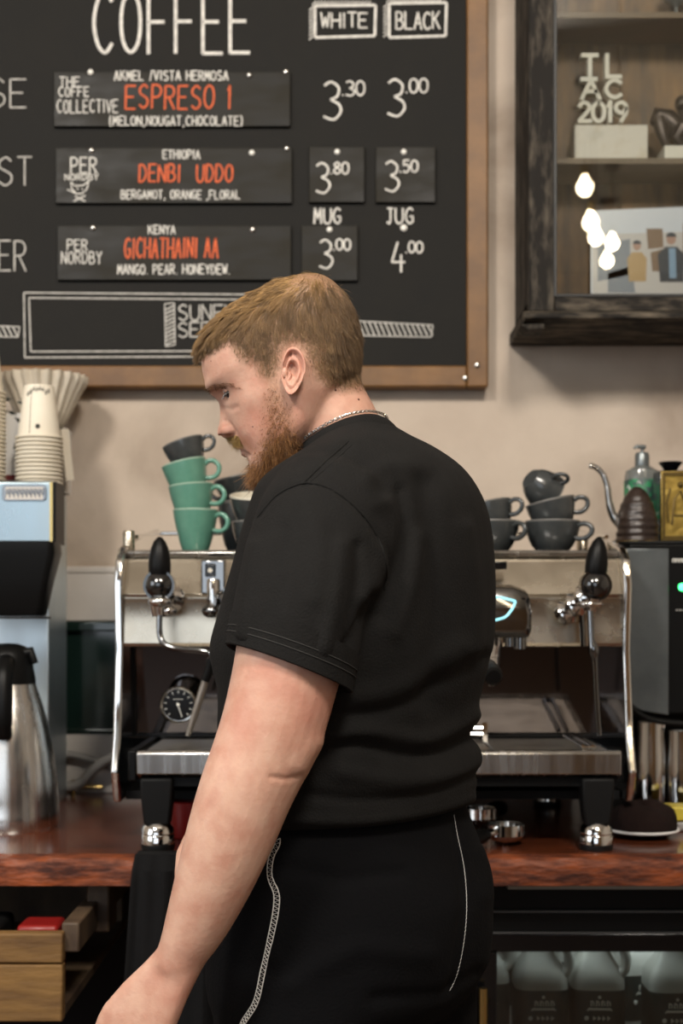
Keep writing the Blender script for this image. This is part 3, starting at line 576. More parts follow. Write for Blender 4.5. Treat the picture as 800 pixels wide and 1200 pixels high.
# small switch module with a chrome barrel left of the left group
mx = X(249, 2.37)
sm = obj('switch_module', MB().box(mx-.020, mx+.022, 2.365, 2.40, 1.345, 1.405), m_dchrome, em, bev=.003)
obj('switch_button', MB().box(mx-.012, mx+.006, 2.358, 2.3655, 1.375, 1.398), m_blkg, sm, bev=.002)
obj('switch_light', MB().lathe([(0, 0), (.004, 0), (.004, .003), (0, .003)], 14, M=Matrix.Translation((mx-.003, 2.3565, 1.386)) @ Matrix.Rotation(-pi/2, 4, 'X')), m_cupin, sm)
obj('valve_barrel', MB().lathe([(0, 1.322), (.010, 1.322), (.0105, 1.326), (.0105, 1.368), (.009, 1.371), (0, 1.371)], 20, M=Matrix.Translation((mx+.002, 2.353, 0))), m_chrome, em)
obj('valve_cap', MB().sphere((mx-.001, 2.35, 1.316), .016, 20, 12, sc=(1, 1, .75)), m_dchrome, em)
obj('display_switch', MB().box(X(573, 2.37), X(594, 2.37), 2.372, 2.39, 1.388, 1.402), m_blkg, em, bev=.002)
# steam wands
m_ball = M('valve_ball', (.006, .006, .006), .08, coat=1, spec=.6)
def wand(px, kpts, slant):
    D = 2.30
    k = P(px, 686, D)
    w_ = obj('steam_valve', MB().sphere(k, .0255, 24, 16), m_ball, em)
    rings = [(.0, 0), (.015, .0), (.0185, .008), (.0190, .022), (.0178, .036), (.015, .05), (.010, .062), (.004, .069), (0, .0705)]
    Mx = Matrix.Translation(k+Vector((0, 0, .012))) @ Matrix.Rotation(slant, 4, 'Y')
    obj('steam_lever', MB().lathe(rings, 28, M=Mx), m_blk, w_)['label'] = 'black teardrop steam lever'
    obj('valve_ring', MB().lathe([(.017, -.012), (.0265, -.012), (.0265, .012), (.017, .012)], 28, M=Matrix.Translation(k) @ Matrix.Rotation(pi/2, 4, 'X')), m_ball, w_)
    return w_, k
def joint(mb, p, q, r=.010):
    p, q = Vector(p), Vector(q)
    n = 9; pts = [p.lerp(q, t/n) for t in range(n+1)]; rs = [r*(1.25 if i % 3 == 1 else .95) for i in range(n+1)]
    mb.tube(pts, rs, 18); return mb
wd, k = wand(187, None, 0)
b = MB(); joint(b, k+Vector((.004, .02, -.018)), (k.x+.012, 2.385, k.z-.022), .020); b.tube([P(184, 703, 2.30), P(186, 722, 2.30)], [.016, .011], 16)
b.sphere(P(187, 705, 2.295), .018, 20, 12, sc=(1.1, 1, .6)); b.sphere(P(195, 716, 2.31), .015, 18, 10, sc=(1.2, 1, .7)); obj('valve_joint', b, m_chrome, wd)
pts = smooth_path([P(187, 716, 2.295), P(187, 742, 2.29), P(193, 755, 2.285), P(208, 760, 2.28), P(238, 763, 2.27), P(247, 768, 2.268), P(247, 782, 2.27), P(243, 792, 2.272)], 7)
obj('steam_pipe', MB().tube(pts, .0052, 12), m_dchrome, wd)
obj('pipe_grip', MB().tube([P(248, 772, 2.268), P(244, 788, 2.271), P(240, 798, 2.272)], [.0078, .0082, .007], 14), m_blk, wd)
obj('steam_tip', MB().tube([P(243, 790, 2.271), P(228, 838, 2.285), P(220, 862, 2.29)], [.0065, .006, .0045], 12), m_traysteel, wd)
wd, k = wand(697, None, .10)
b = MB(); joint(b, P(690, 696, 2.315), P(658, 722, 2.36), .0185); b.tube([P(692, 702, 2.30), P(691, 716, 2.30)], [.017, .011], 16); b.sphere(P(691, 708, 2.30), .017, 20, 12, sc=(1.3, 1, .45)); obj('valve_joint', b, m_chrome, wd)
pts = [P(691, 710, 2.295), P(693, 752, 2.29)]
obj('steam_pipe', MB().tube(pts, .0052, 12), m_dchrome, wd)
obj('steam_tip', MB().tube(smooth_path([P(693, 751, 2.289), P(696, 765, 2.289), P(697, 780, 2.289), P(699, 820, 2.291), P(702, 862, 2.293)], 4), [.006, .0065, .0082, .0088, .0085, .0065, .0055, .005, .0048, .0046, .0044, .0044, .0044, .0042, .0042, .0042, .004], 12), m_dchrome, wd)
obj('steam_pipe', MB().tube([P(681, 716, 2.33), P(683, 757, 2.33)], .0045, 10), m_dchrome, wd)
# pressure gauge
gp_ = P(209, 826, 2.44); R = Matrix.Translation(gp_) @ Matrix.Rotation(pi/2, 4, 'X')
gg = obj('pressure_gauge', MB().lathe([(0, -.06), (.026, -.06), (.029, -.008), (.0335, -.004), (.0335, .004), (.031, .0065), (.0285, .004), (.0285, .001), (0, .001)], 36, M=R), m_chrome, em)
obj('gauge_face', MB().lathe([(0, .0012), (.0283, .0012), (.0283, .0016), (0, .0016)], 36, M=R), m_blkg, gg)
b = MB()
for k_ in range(11):
    a = radians(225-27*k_); b.tube([gp_+Vector((.021*cos(a), -.0022, .021*sin(a))), gp_+Vector((.0255*cos(a), -.0022, .0255*sin(a)))], .0006, 5)
b.tube([gp_+Vector((-.002, -.003, .004)), gp_+Vector((.007, -.003, -.022))], [.0012, .0006], 6); b.sphere(gp_+Vector((0, -.003, 0)), .003, 12, 8)
for k_ in range(6): b.tube([gp_+Vector((-.009+.003*k_, -.0022, .010)), gp_+Vector((-.0075+.003*k_, -.0022, .010))], .0007, 5)
obj('gauge_needle', b, m_nail, gg)
# ================================================================== CUPS
def cup_parts(root, prof_o, prof_i, m_out, m_edge_, m_in, hz, hr, hx, tube_r=.0045):
    b = MB().lathe(prof_o, 40)
    obj('bowl', b, m_out, root, local=True)
    b = MB().lathe(prof_i, 40); obj('inside', b, m_in, root, local=True)
    ro, zo = prof_o[-1]; ri, zi = prof_i[0]
    n = 40; obj('rim', MB().tube([((ro+ri)/2*cos(2*pi*j/n), (ro+ri)/2*sin(2*pi*j/n), zo) for j in range(n)], (ro-ri)/2+.0004, 8, closed=True), m_edge_, root, local=True)
    b = MB().tube(smooth_path(hx, 6), tube_r, 12); obj('handle', b, m_out, root, local=True)
tall_o = [(0, 0), (.0215, 0), (.0232, .003), (.0285, .018), (.0326, .035), (.0365, .050), (.0392, .064), (.0412, .0785)]
tall_i = [(.0384, .0785), (.0362, .064), (.0338, .050), (.0298, .035), (.0256, .018), (.020, .007), (0, .006)]
tall_h = [(.037, 0, .066), (.045, 0, .071), (.055, 0, .069), (.062, 0, .059), (.060, 0, .048), (.052, 0, .041), (.042, 0, .040), (.031, 0, .043)]
low_o = [(0, 0), (.024, 0), (.0265, .003), (.035, .013), (.0405, .024), (.0462, .042), (.0482, .058)]
low_i = [(.0450, .058), (.043, .042), (.0378, .024), (.031, .0145), (.022, .008), (0, .007)]
low_h = [(.0455, 0, .049), (.055, 0, .053), (.066, 0, .050), (.071, 0, .042), (.068, 0, .033), (.059, 0, .0265), (.049, 0, .0255), (.040, 0, .028)]
TOP = 1.4212
def cup(kind, label, px, D, z, rz, tilt=(0, 0), group=None, inside=None):
    r = thing('coffee_cup', label, 'cup', (X(px, D), D, z), group, rot=(tilt[0], tilt[1], rz))
    if kind == 'green': cup_parts(r, tall_o, tall_i, m_gcup, m_gedge, m_gcup, 0, 0, tall_h)
    elif kind == 'greytall': cup_parts(r, low_o, low_i, m_kcup, m_kedge, m_kcup, 0, 0, low_h)
    else: cup_parts(r, low_o, low_i, m_kcup, m_cupin if inside else m_kedge, m_cupin if inside else m_kcup, 0, 0, low_h)
    return r
ga = 'green cups stacked on the espresso machine'
g1 = cup('green', 'green coffee cup standing upright at the bottom of the green stack', 229, 2.50, TOP+.0005, -.25, group=ga)
dup(g1, (X(228, 2.50), 2.50, TOP+.0465), (0, radians(-5.5), -.2), 'green coffee cup in the middle of the three green cups', ga)
dup(g1, (X(227, 2.50), 2.50, TOP+.0895), (0, radians(-14), -.1), 'tilted green coffee cup just under the dark grey cup', ga)
gk = 'grey cups stacked on the espresso machine'
k1 = cup('grey', 'dark grey coffee cup tilted on top of the green cups', 224, 2.503, TOP+.1570, -.1, (0, radians(-19)), group=gk)
k1.scale = (.80, .80, .86)
k2 = cup('grey', 'grey coffee cup with cream rim stacked behind the man\'s chest', 300, 2.52, TOP+.0500, .25, (radians(13), radians(-3)), gk, inside=True)
dup(k1, (X(302, 2.52), 2.52, TOP+.0005), (0, 0, .6), 'grey coffee cup under the cream-rimmed cup behind the man', gk).scale = (1, 1, 1)
k = dup(k1, (X(286, 2.66), 2.66, TOP+.1000), (radians(-9), radians(9), 2.6), 'dark grey coffee cup tilted on a stack below the man\'s beard', gk); k.scale = (1, 1, 1)
dup(k1, (X(284, 2.66), 2.66, TOP+.0005), (0, 0, .2), 'dark grey coffee cup mostly hidden behind the green stack', gk).scale = (1, 1, 1.8)
k = dup(k1, (X(577, 2.50), 2.50, TOP+.0005), (0, 0, -.75), 'upright grey cup below the tilted one, next to the man\'s back', gk); k.scale = (1.02, 1.02, 1)
k = dup(k1, (X(579, 2.50), 2.50, TOP+.0365), (0, radians(-14), -.5), 'tilted grey cup with handle beside the man\'s back', gk); k.scale = (.92, .92, .95)
k = dup(k1, (X(647, 2.50), 2.50, TOP+.0005), (0, 0, -.5), 'upright grey cup at the base of the three-cup stack', gk); k.scale = (1.06, 1.06, 1)
k = dup(k1, (X(652, 2.50), 2.50, TOP+.0410), (0, radians(-13), -.1), 'tilted grey cup in the middle of the three-cup stack', gk); k.scale = (.94, .94, .97)
cdir = Vector((.72, .42, -.52)).normalized(); cb_ = P(634, 571.5, 2.505)-cdir*.030; qz = max((cdir.to_track_quat('Z', 'Y') @ Euler((0, 0, a_*.1)).to_quaternion() for a_ in range(63)), key=lambda q_: (q_ @ Vector((1, 0, 0))).dot(Vector((.5, -.75, .5))))
k = dup(k1, cb_, qz.to_euler(), 'grey cup turned upside down on top of the three-cup stack', gk)
# ================================================================== BREWER ON THE LEFT
bw = thing('coffee_brewer', 'tall stainless filter coffee brewer with black brew basket at left edge', 'coffee brewer', (-.75, 2.75, CT))
hx1 = X(62, 2.60); zh0, zh1 = Z(637, 2.60), Z(563, 2.60); hx0 = hx1-.50
obj('head_panel', MB().box(hx0, hx1, 2.60, 2.69, zh0, zh1), m_bhead, bw, bev=.006, seg=3)
obj('head_end', MB().box(hx1, hx1+.004, 2.606, 2.69, zh0+.001, zh1-.001), m_blk, bw, bev=.001)['label'] = 'black end cap of the brewer head'
obj('head_edge_glint', MB().box(hx1-.006, hx1-.0005, 2.5985, 2.6005, zh0+.003, zh1-.003), m_brass, bw)  # golden reflection along the head's edge, put in as a brass-coloured strip
cx1 = -.583
obj('column', MB().box(cx1-.50, cx1, 2.72, 2.90, CT, zh1-.004), m_bsteel, bw, bev=.003)
obj('head_back', MB().box(hx0+.01, hx1-.03, 2.69, 2.72, zh0+.004, zh1-.004), m_bsteel, bw, smooth=False)
bg = obj('badge', MB().prism([(X(4, 2.595)+.006*(1-cos(a))*0, 0) for a in ()] or [(X(a, 2.595), Z(bb, 2.595)) for a, bb in ((5, 568), (51, 568), (54, 571), (54, 584), (51, 587), (5, 587), (2, 584), (2, 571))], 2.5965, 2.60, 'y'), m_dchrome, bw, bev=.001)
b = MB()
for i in range(9):
    a = 6+i*5; line(b, [(a, 583), (a+2, 573), (a+4, 580), (a+5, 572)], 2.5952, 1.5)
obj('badge_lettering', b, m_dchrome, bg)
obj('badge_field', MB().prism([(X(a, 2.594), Z(bb, 2.594)) for a, bb in ((6, 570.5), (50, 570.5), (50, 585), (6, 585))], 2.5958, 2.5966, 'y'), m_pale, bg, smooth=False)
def rr(x0, x1, y0, y1, z, r=.012, n=4):
    out = []
    for cx_, cy_, a0 in ((x1-r, y1-r, 0), (x0+r, y1-r, pi/2), (x0+r, y0+r, pi), (x1-r, y0+r, 3*pi/2)):
        for k_ in range(n+1): a = a0+pi/2*k_/n; out.append((cx_+r*cos(a), cy_+r*sin(a), z))
    return out
zb1, zb0 = zh0-.001, Z(722, 2.55)
obj('basket_rail', MB().box(X(-60, 2.6), X(40, 2.6), 2.575, 2.72, zb1-.012, zb1-.0005), m_blkm, bw, smooth=False)
bk = obj('brew_basket', MB().loft([rr(X(-62, 2.54), X(67, 2.54), 2.50, 2.585, zb1), rr(X(-62, 2.54), X(68, 2.54), 2.50, 2.585, zb1-.020), rr(X(-50, 2.54), X(60, 2.54), 2.508, 2.58, zb1-.07), rr(X(-46, 2.54), X(52, 2.54), 2.512, 2.575, zb0+.006), rr(X(-44, 2.54), X(50, 2.54), 2.515, 2.57, zb0)]), m_blk, bw)
obj('basket_lip', MB().loft([rr(X(-50, 2.54), X(56, 2.54), 2.508, 2.578, zb0-.001), rr(X(-50, 2.54), X(56, 2.54), 2.508, 2.578, zb0-.005)]), m_blkm, bk)
# thermos jug
D = 2.50; tx = X(10, D)
th = thing('thermos_jug', 'brushed steel thermos jug with black lid and handle under the brewer', 'thermos jug', (tx, D, CT))
s = D/F
pr = [(0, 970), (57, 970), (58.5, 966), (58.5, 950), (58, 948), (58, 935), (56, 910), (52, 880), (46, 850), (39, 825), (33, 808), (31, 800)]
obj('flask', MB().lathe([(r*s, CT+(970-y)*s) for r, y in pr[:1]+pr[1:]]+[(0, CT+(970-800)*s)], 48, M=Matrix.Translation((tx, D, 0))), m_thermo, th)
pr = [(0, 803), (31.5, 803), (31, 795), (29, 785), (28, 775), (26, 766), (20, 758), (10, 754.5), (0, 754)]
ld = obj('lid', MB().lathe([(r*s, CT+(970-y)*s) for r, y in pr], 40, M=Matrix.Translation((tx, D, 0))), m_blk, th)
obj('lid_spout', MB().tube([(tx+.02, D-.01, CT+.315), (tx+.042, D-.008, CT+.322), (tx+.05, D-.008, CT+.30)], [.012, .01, .007], 12), m_blk, ld)
obj('handle', MB().tube(smooth_path([P(8, 776, D-.03), P(6, 780, D-.06), P(4, 795, D-.082), P(4, 830, D-.092), P(4, 852, D-.088), P(5, 862, D-.078)], 6), [.016]*6+[.017]*6+[.0165]*6+[.016]*6+[.0145]*6+[.010], 16), m_blk, th)
# paper cups, upside down, in two stacks on the brewer
ph_, rt, rb = .106, .0290, .0435
def paper_cup(label, px, D, z, group):
    t = thing('paper_cup', label, 'paper cup', (X(px, D), D, z), group, rot=(0, 0, random.uniform(0, 6)))
    b = MB().lathe([(rb-.001, .0015), (rt+.0005, ph_-.001), (rt, ph_), (rt-.001, ph_), (rt-.0018, ph_-.005), (0, ph_-.005)], 32)
    obj('cup_wall', b, m_paper, t, local=True)
    n = 32; obj('rolled_rim', MB().tube([((rb+.0016)*cos(2*pi*j/n), (rb+.0016)*sin(2*pi*j/n), .0026) for j in range(n)], .0025, 8, closed=True), m_paper, t, local=True)
    return t
gs = 'paper cups stacked on the brewer'; pitch = .00825; Dc = 2.64; zc0 = zh1-.004
first = None
for n_, (px, cnt, Dd) in enumerate(((46, 13, 2.735), (-21, 24, 2.735))):
    for k_ in range(cnt):
        top = k_ == cnt-1
        side_ = 'second stack from the left edge' if n_ == 0 else 'stack cut by the left edge'
        gname = gs+(' beside the leaf-print carton' if n_ == 0 else ' at the picture edge')
        lab = ('white paper cup upside down, topmost of the %s' if top else 'white paper cup, only its rim showing, in the %s') % side_
        pos = (X(px, Dd), Dd, zc0+.0004+k_*pitch)
        if first is None: first = paper_cup(lab, px, Dd, pos[2], gname)
        else: dup(first, pos, (0, 0, random.uniform(0, 6)), lab, gname)
        if top and n_ == 0: topcup = pos
# printed marks on the full cup of the near stack are part of it: own print child
tcs = [o for o in C.objects if o.get('label', '').startswith('white paper cup upside down, topmost of the second')][0]
tcs.rotation_euler = (0, 0, 0)
b = MB()
def on_cup(u, v):  # u angle (deg, 0 faces the room), v 0..1 up
    r = rb+(rt-rb)*v+.0005; a = radians(u-90); return Vector((r*cos(a), r*sin(a), v*ph_))
b.tube([on_cup(-14, .06), on_cup(-16, .62), on_cup(-16, .92)], .0005, 5)
for q in range(8):
    u = -34+q*11; v = .8+.12*random.random(); b.tube([on_cup(u, v), on_cup(u+6, v+.07), on_cup(u+3, v-.03), on_cup(u+9, v+.02)], .0009, 5)
b.tube([on_cup(8+5*cos(a), .20+.035*sin(a)) for a in [2*pi*k_/12 for k_ in range(13)]], .0012, 5); b.tube([on_cup(5, .2), on_cup(11, .2)], .002, 5)
obj('print', b, m_ink, tcs, local=True)
# leaf-print carton, dark storage box, fluted paper filters
Dk = 2.80
lc = thing('leaf_print_carton', 'white carton with black leaf print and maroon base behind paper cups', 'carton', (X(20, Dk), Dk, zc0))
b = MB().loft([rr(X(0, Dk), X(38, Dk), Dk-.0125, Dk+.0125, z, .004) for z in (zc0+.0005, zc0+.16)]); obj('box', b, m_white, lc)
obj('base_band', MB().loft([rr(X(0, Dk)-.0006, X(38, Dk)+.0006, Dk-.0131, Dk+.0131, z, .004) for z in (zc0+.001, zc0+.034)]), m_maroon, lc)
b = MB()
for q in range(13):
    a, c_ = random.uniform(3, 36), random.uniform(466, 540); an = random.uniform(0, 3.1); L_ = random.uniform(4, 8)
    c0 = P(a, c_, Dk-.0132); d_ = Vector((cos(an), 0, sin(an)))*L_*Dk/F; n_ = Vector((-sin(an), 0, cos(an)))*L_*.35*Dk/F
    b.loft([[c0-d_, c0-n_, c0+d_, c0+n_], [v+Vector((0, .0008, 0)) for v in (c0-d_, c0-n_, c0+d_, c0+n_)]])
obj('leaf_print', b, m_ink, lc, smooth=False)
Ds_ = 2.855
sb = thing('storage_box', 'dark box with white side behind the upright paper cup stack', 'box', (X(64, Ds_), Ds_, zc0))
obj('box', MB().box(X(44, Ds_), X(75.5, Ds_), Ds_-.025, Ds_+.03, zc0+.0005, zc0+.136), m_blkm, sb, bev=.002)
obj('white_side', MB().box(X(76, Ds_), X(80, Ds_), Ds_-.024, Ds_+.03, zc0+.0005, zc0+.135), m_white, sb, bev=.001)
b = MB().box(-.009, .009, -.0008, .0008, 0, .105)
o = obj('card', b, m_paper, None, loc=(0, 0, 0), smooth=False); o.location = (X(82, 2.80), 2.80, zc0+.024); o.rotation_euler = (0, radians(-7), .7)
tag(o, 'cream card leaning beside the right paper cup stack', 'card')
Df = 2.872; fx = X(50, Df); zf0 = zc0+.1365; N = 24
def flute(t, r, z):
    k_ = max(0, (r-.03)/.07); return 1+.13*k_*(.5+.5*sin(N*t))-.06*k_
def filt(label, dz):
    o = thing('coffee_filter', label, 'coffee filter', (fx, Df, zf0+dz), 'nested fluted paper coffee filters')
    b = MB().lathe([(0, 0), (.036, 0), (.040, .002), (.058, .036), (.076, .076), (.091, .104), (.090, .104), (.0755, .0768), (.0575, .0358), (.0395, .0022), (0, .0022)], 220, flute=flute)
    obj('pleated_wall', b, m_filter, o, local=True, angle=60); return o
f0 = filt('white fluted paper coffee filter, outermost of the nested filters', 0)
for k_ in range(1, 3): dup(f0, (fx, Df, zf0+.0042*k_), (0, 0, .002*k_), 'white fluted paper coffee filter, only its rim showing inside the nest', 'nested fluted paper coffee filters')
# ================================================================== RIGHT SIDE
D = 2.52
wb = thing('water_boiler', 'black and grey countertop drinks machine with green light at right edge', 'drinks machine', (.64, 2.65, CT))
bx0, bx1 = X(731, D), X(731, D)+.30; zt, zb = Z(638, D), Z(836, D)
def front(z, inset=0): return [(bx0+inset, 2.86, z), (bx0+inset, D+.02, z), (bx0+.012+inset, D, z), (bx1-.012-inset, D, z), (bx1-inset, D+.02, z), (bx1-inset, 2.86, z)]
obj('housing', MB().loft([front(zt), front(zt-.006), front(zb+.01), front(zb, .006)]), m_blk, wb, bev=.002)
obj('top_plate', MB().loft([front(zt+.0005, -.001), front(zt+.007, -.001)]), m_blkm, wb, bev=.002)
g0, g1 = X(733, D-.003), X(783, D-.003)
fpz = [zt-.008, Z(820, D)]
pts = [(g0, zt-.008), (g1, zt-.008), (g1, Z(838, D)), (g0+.03, Z(833, D)), (g0+.008, Z(826, D)), (g0, Z(818, D))]
m_gpanel = M('grey_boiler_panel', (.17, .19, .195), .3, metal=.6, col2=(.11, .125, .13), nscale=7)
obj('front_panel', MB().prism(pts, D-.006, D-.0005, 'y'), m_gpanel, wb, bev=.002)
b = MB().tube(smooth_path([P(734, 822, D-.004), P(748, 836, D-.006), P(772, 845, D-.007), P(830, 850, D-.007)], 6), .006, 10); obj('lower_lip', b, m_blk, wb)
obj('status_light', MB().sphere(P(799, 688, D-.001), .007, 16, 10, sc=(1, .5, 1)), m_led, wb)['label'] = 'small round green light'
b = MB()
for q in range(5): line(b, [(788+q*4, 659), (788+q*4, 655), (790.5+q*4, 655), (790.5+q*4, 659)], D-.0008, .9)
for q in range(5): line(b, [(792+q*4, 715), (794+q*4, 715)], D-.0008, .9)
obj('lettering', b, m_nail, wb)
obj('pedestal', MB().box(bx0+.012, bx1-.012, D+.18, 2.85, CT, zb), m_blk, wb, bev=.003)
for px, mm in ((757, m_chrome), (775, m_dchrome)):
    pass
pj = 'steel jugs under the drinks machine'
def jug(label, px, D_, r, h):
    t = thing('steel_jug', label, 'jug', (X(px, D_), D_, CT), pj)
    b = MB().lathe([(0, .0004), (r*.97, .0004), (r, .004), (r, h*.62), (r*.93, h*.85), (r*.96, h), (r*.93, h), (r*.9, h*.85), (r*.96, h*.6), (r*.96, .006), (0, .006)], 36, M=Matrix.Translation(t.location))
    obj('body', b, m_chrome, t)
    obj('handle', MB().tube(smooth_path([t.location+Vector(v) for v in ((0, r*.93, h*.85), (0, r+.025, h*.83), (0, r+.03, h*.5), (0, r*.98, h*.25))], 6), .004, 10), m_chrome, t); return t
jug('polished steel jug under the drinks machine, beside the espresso machine', 762, 2.60, .030, .185)
jug('polished steel jug under the drinks machine, behind the yellow packet', 797, 2.585, .024, .170)
yp = thing('yellow_packet', 'yellow and blue packet lying under the drinks machine at right edge', 'packet', (X(795, 2.47), 2.47, CT))
obj('packet', MB().box(X(778, 2.47), X(850, 2.47), 2.45, 2.50, CT+.0005, CT+.018), m_hose, yp, bev=.004)
obj('packet_top', MB().box(X(775, 2.47), X(852, 2.47), 2.447, 2.503, CT+.0183, CT+.045), m_yellow, yp, bev=.004)
# dark cloth on a white-rimmed plate
pl = thing('plate', 'dark plate with a white rim under a brown cloth by the right foot', 'plate', (X(752, 2.40), 2.40, CT))
T = Matrix.Translation(pl.location)
obj('dish', MB().lathe([(0, .0005), (.045, .0005), (.048, .004), (.062, .012), (.0605, .0135), (.045, .007), (0, .006)], 48, M=T), m_blkg, pl)
obj('white_rim', MB().tube([pl.location+Vector((.0625*cos(a), .0625*sin(a), .0135)) for a in [2*pi*k/48 for k in range(48)]], .0024, 8, closed=True), m_white, pl)
b = MB(); n = 44; R_ = []
for i in range(13):
    f_ = i/12; ang = f_*pi/2; rad = .0595*cos(ang)**.7 if i < 12 else .0005
    ring = []
    for j in range(n):
        t = 2*pi*j/n; wob = 1+.05*sin(3*t+1)+.04*sin(5*t+2*f_)
        ring.append((rad*wob*cos(t), rad*wob*sin(t), .0145+(.045+.006*sin(2*t+.6))*sin(ang)**.8+.003*sin(7*t+5*f_)*cos(ang)))
    R_.append(ring)
o = obj('folded_cloth', b.loft(R_), m_cloth, None, loc=(0, 0, 0)); o.location = pl.location
tag(o, 'dark brown folded cloth heaped on the white-rimmed plate', 'cloth')
# gooseneck kettle with a brown wrap, bottle, gold tin and black bowl on the drinks machine
ZT = zt+.0072; D = 2.60
kt = thing('gooseneck_kettle', 'gooseneck kettle in a dark brown wrap on the drinks machine', 'kettle', (X(746, D), D, ZT))
s = D/F; n = 48; Rg = []
pr = [(24.5, 0), (24.5, 3), (24, 12), (23.5, 22), (22, 32), (18.5, 45), (13, 56), (8, 62), (4, 65), (.1, 66)]
for r, h in [(pr[i][0]*(1-f_)+pr[i+1][0]*f_, pr[i][1]*(1-f_)+pr[i+1][1]*f_) for i in range(len(pr)-1) for f_ in (0, .2, .4, .6, .8)]+[pr[-1]]:
    Rg.append([(kt.location.x+s*r*(1+.03*sin(h*.75)+.022*sin(3*t+h*.12)+.012*sin(7*t-h*.2))*cos(t), D+s*r*(1+.03*sin(h*.75)+.022*sin(3*t+h*.12))*sin(t), ZT+.0005+h*s) for t in [2*pi*j/n for j in range(n)]])
obj('wrap', MB().loft(Rg), m_brown, kt)
obj('spout', MB().tube(smooth_path([P(727, 616, D), P(718, 604, D), P(713, 588, D), P(711, 570, D), P(706, 556, D), P(698, 548, D), P(690, 545.5, D)], 6), [.0085]*6+[.0075]*6+[.0065]*6+[.0058]*6+[.0052]*6+[.005]*6+[.0045], 14), m_steel, kt)
obj('base_ring', MB().lathe([(0, 0), (25.5*s, 0), (25.5*s, .003), (0, .003)], 40, M=Matrix.Translation((kt.location.x, D, ZT-.0003+.0003))), m_brass, kt)
D = 2.74
bt = thing('pump_bottle', 'clear pump bottle with green label behind the kettle', 'bottle', (X(752, D), D, ZT))
s = D/F
pr = [(0, 0), (19, 0), (20.5, 2), (20.5, 79), (19, 86), (12, 90), (8, 92), (8, 96), (0, 96)]
hh = (Z(546, D)-ZT)/s
k = hh/92
b = MB().lathe([(r*s, h*s*k) for r, h in pr], 36, M=Matrix.Translation((bt.location.x, D, ZT+.0003))); obj('bottle_body', b, m_bottle, bt)
obj('label', MB().lathe([(20.7*s, 30*s*k), (20.9*s, 30.5*s*k), (20.9*s, 75*s*k), (20.7*s, 75.5*s*k)], 36, M=Matrix.Translation((bt.location.x, D, ZT))), m_glabel, bt)
b = MB()
for q in range(14):
    a = radians(-90+random.uniform(-70, 60)); zz = ZT+(34+38*random.random())*s*k; r = 21.1*s
    b.tube([(bt.location.x+r*cos(a+u), D+r*sin(a+u), zz+v) for u, v in ((0, 0), (.12, .004), (.2, -.002))], .0011, 5)
obj('label_print', b, m_white, bt)
pm = obj('pump_cap', MB().lathe([(0, 92*s*k), (8.5*s, 92*s*k), (8.5*s, 104*s*k), (7*s, 107*s*k), (3, 0)][:4]+[(0, 107*s*k)], 24, M=Matrix.Translation((bt.location.x, D, ZT+.0003))), m_gpanel, bt)
b = MB(); zz = ZT+107*s*k
b.tube([(bt.location.x, D, zz), (bt.location.x, D, zz+.010)], .003, 10); b.tube([(bt.location.x+.006, D, zz+.011), (bt.location.x-.012, D-.004, zz+.012), (bt.location.x-.017, D-.005, zz+.008)], [.005, .004, .0025], 10)
obj('pump_nozzle', b, m_gpanel, pm)
D = 2.62
gt = thing('gold_tin', 'embossed gold tin standing on the drinks machine at right edge', 'tin', (X(800, D), D, ZT))
x0, x1, z1 = X(773, D), X(773, D)+.095, Z(551, D)
obj('tin_body', MB().box(x0, x1, D, D+.06, ZT+.0004, z1), m_blkg, gt, bev=.002)
fr = obj('tin_face', MB().box(x0+.002, x1-.002, D-.002, D-.0002, ZT+.004, z1-.002), m_gold, gt, bev=.001)
b = MB()
for q in ((x0+.004, x0+.009, ZT+.006, z1-.004), (x1-.009, x1-.004, ZT+.006, z1-.004), (x0+.009, x1-.009, z1-.010, z1-.004), (x0+.009, x1-.009, ZT+.006, ZT+.014)): b.box(q[0], q[1], D-.005, D-.0018, q[2], q[3])
b.tube([P(787, 615, D-.003), P(790, 585, D-.003), P(797, 575, D-.003), P(803, 590, D-.003), P(806, 618, D-.003)], .0026, 8); b.tube([P(788, 604, D-.003), P(805, 604, D-.003)], .002, 8); b.sphere(P(797, 568, D-.002), .006, 14, 8)
b.tube([P(783, 612, D-.003), P(781, 590, D-.003), P(785, 572, D-.003)], .002, 8)
obj('embossing', b, m_gold2, fr)
D = 2.65
o = obj('bowl', MB().lathe([(0, 0), (.010, 0), (.012, .002), (.020, .0125), (.0235, .017), (.0225, .018), (.018, .013), (.009, .004), (0, .004)], 32), m_blkg, None, local=True); o.location = (X(785.5, D), D, z1+.0006); tag(o, 'small black bowl on top of the gold tin', 'bowl')
# ================================================================== UNDER AND BESIDE THE MACHINE
def portafilter(label, px, py, D, rz):
    t = thing('portafilter', label, 'portafilter', (X(px, D), D, CT), 'portafilters lying under the espresso machine', rot=(0, 0, rz))
    obj('basket_ring', MB().lathe([(0, .008), (.022, .008), (.030, .014), (.033, .018), (.033, .036), (.030, .036), (.029, .018), (0, .016)], 30), m_chrome, t, local=True)
    obj('neck', MB().tube([(.030, 0, .026), (.06, 0, .024)], [.007, .009], 14), m_chrome, t, local=True)
    obj('handle', MB().tube([(.055, 0, .024), (.075, 0, .022), (.11, 0, .019), (.145, 0, .016), (.155, 0, .016)], [.010, .0135, .0155, .0145, .008], 18), m_blk, t, local=True)
    obj('spout', MB().sphere((0, 0, .007), .0068, 12, 8), m_chrome, t, local=True)
    return t
p_ = portafilter('chrome portafilter lying deepest in the shade under the machine', 562, 955, 2.50, 1.2)
dup(p_, (X(592, 2.31), 2.31, CT), (0, 0, -2.3), 'portafilter with black handle lying nearest the worktop edge by the man', 'portafilters lying under the espresso machine')
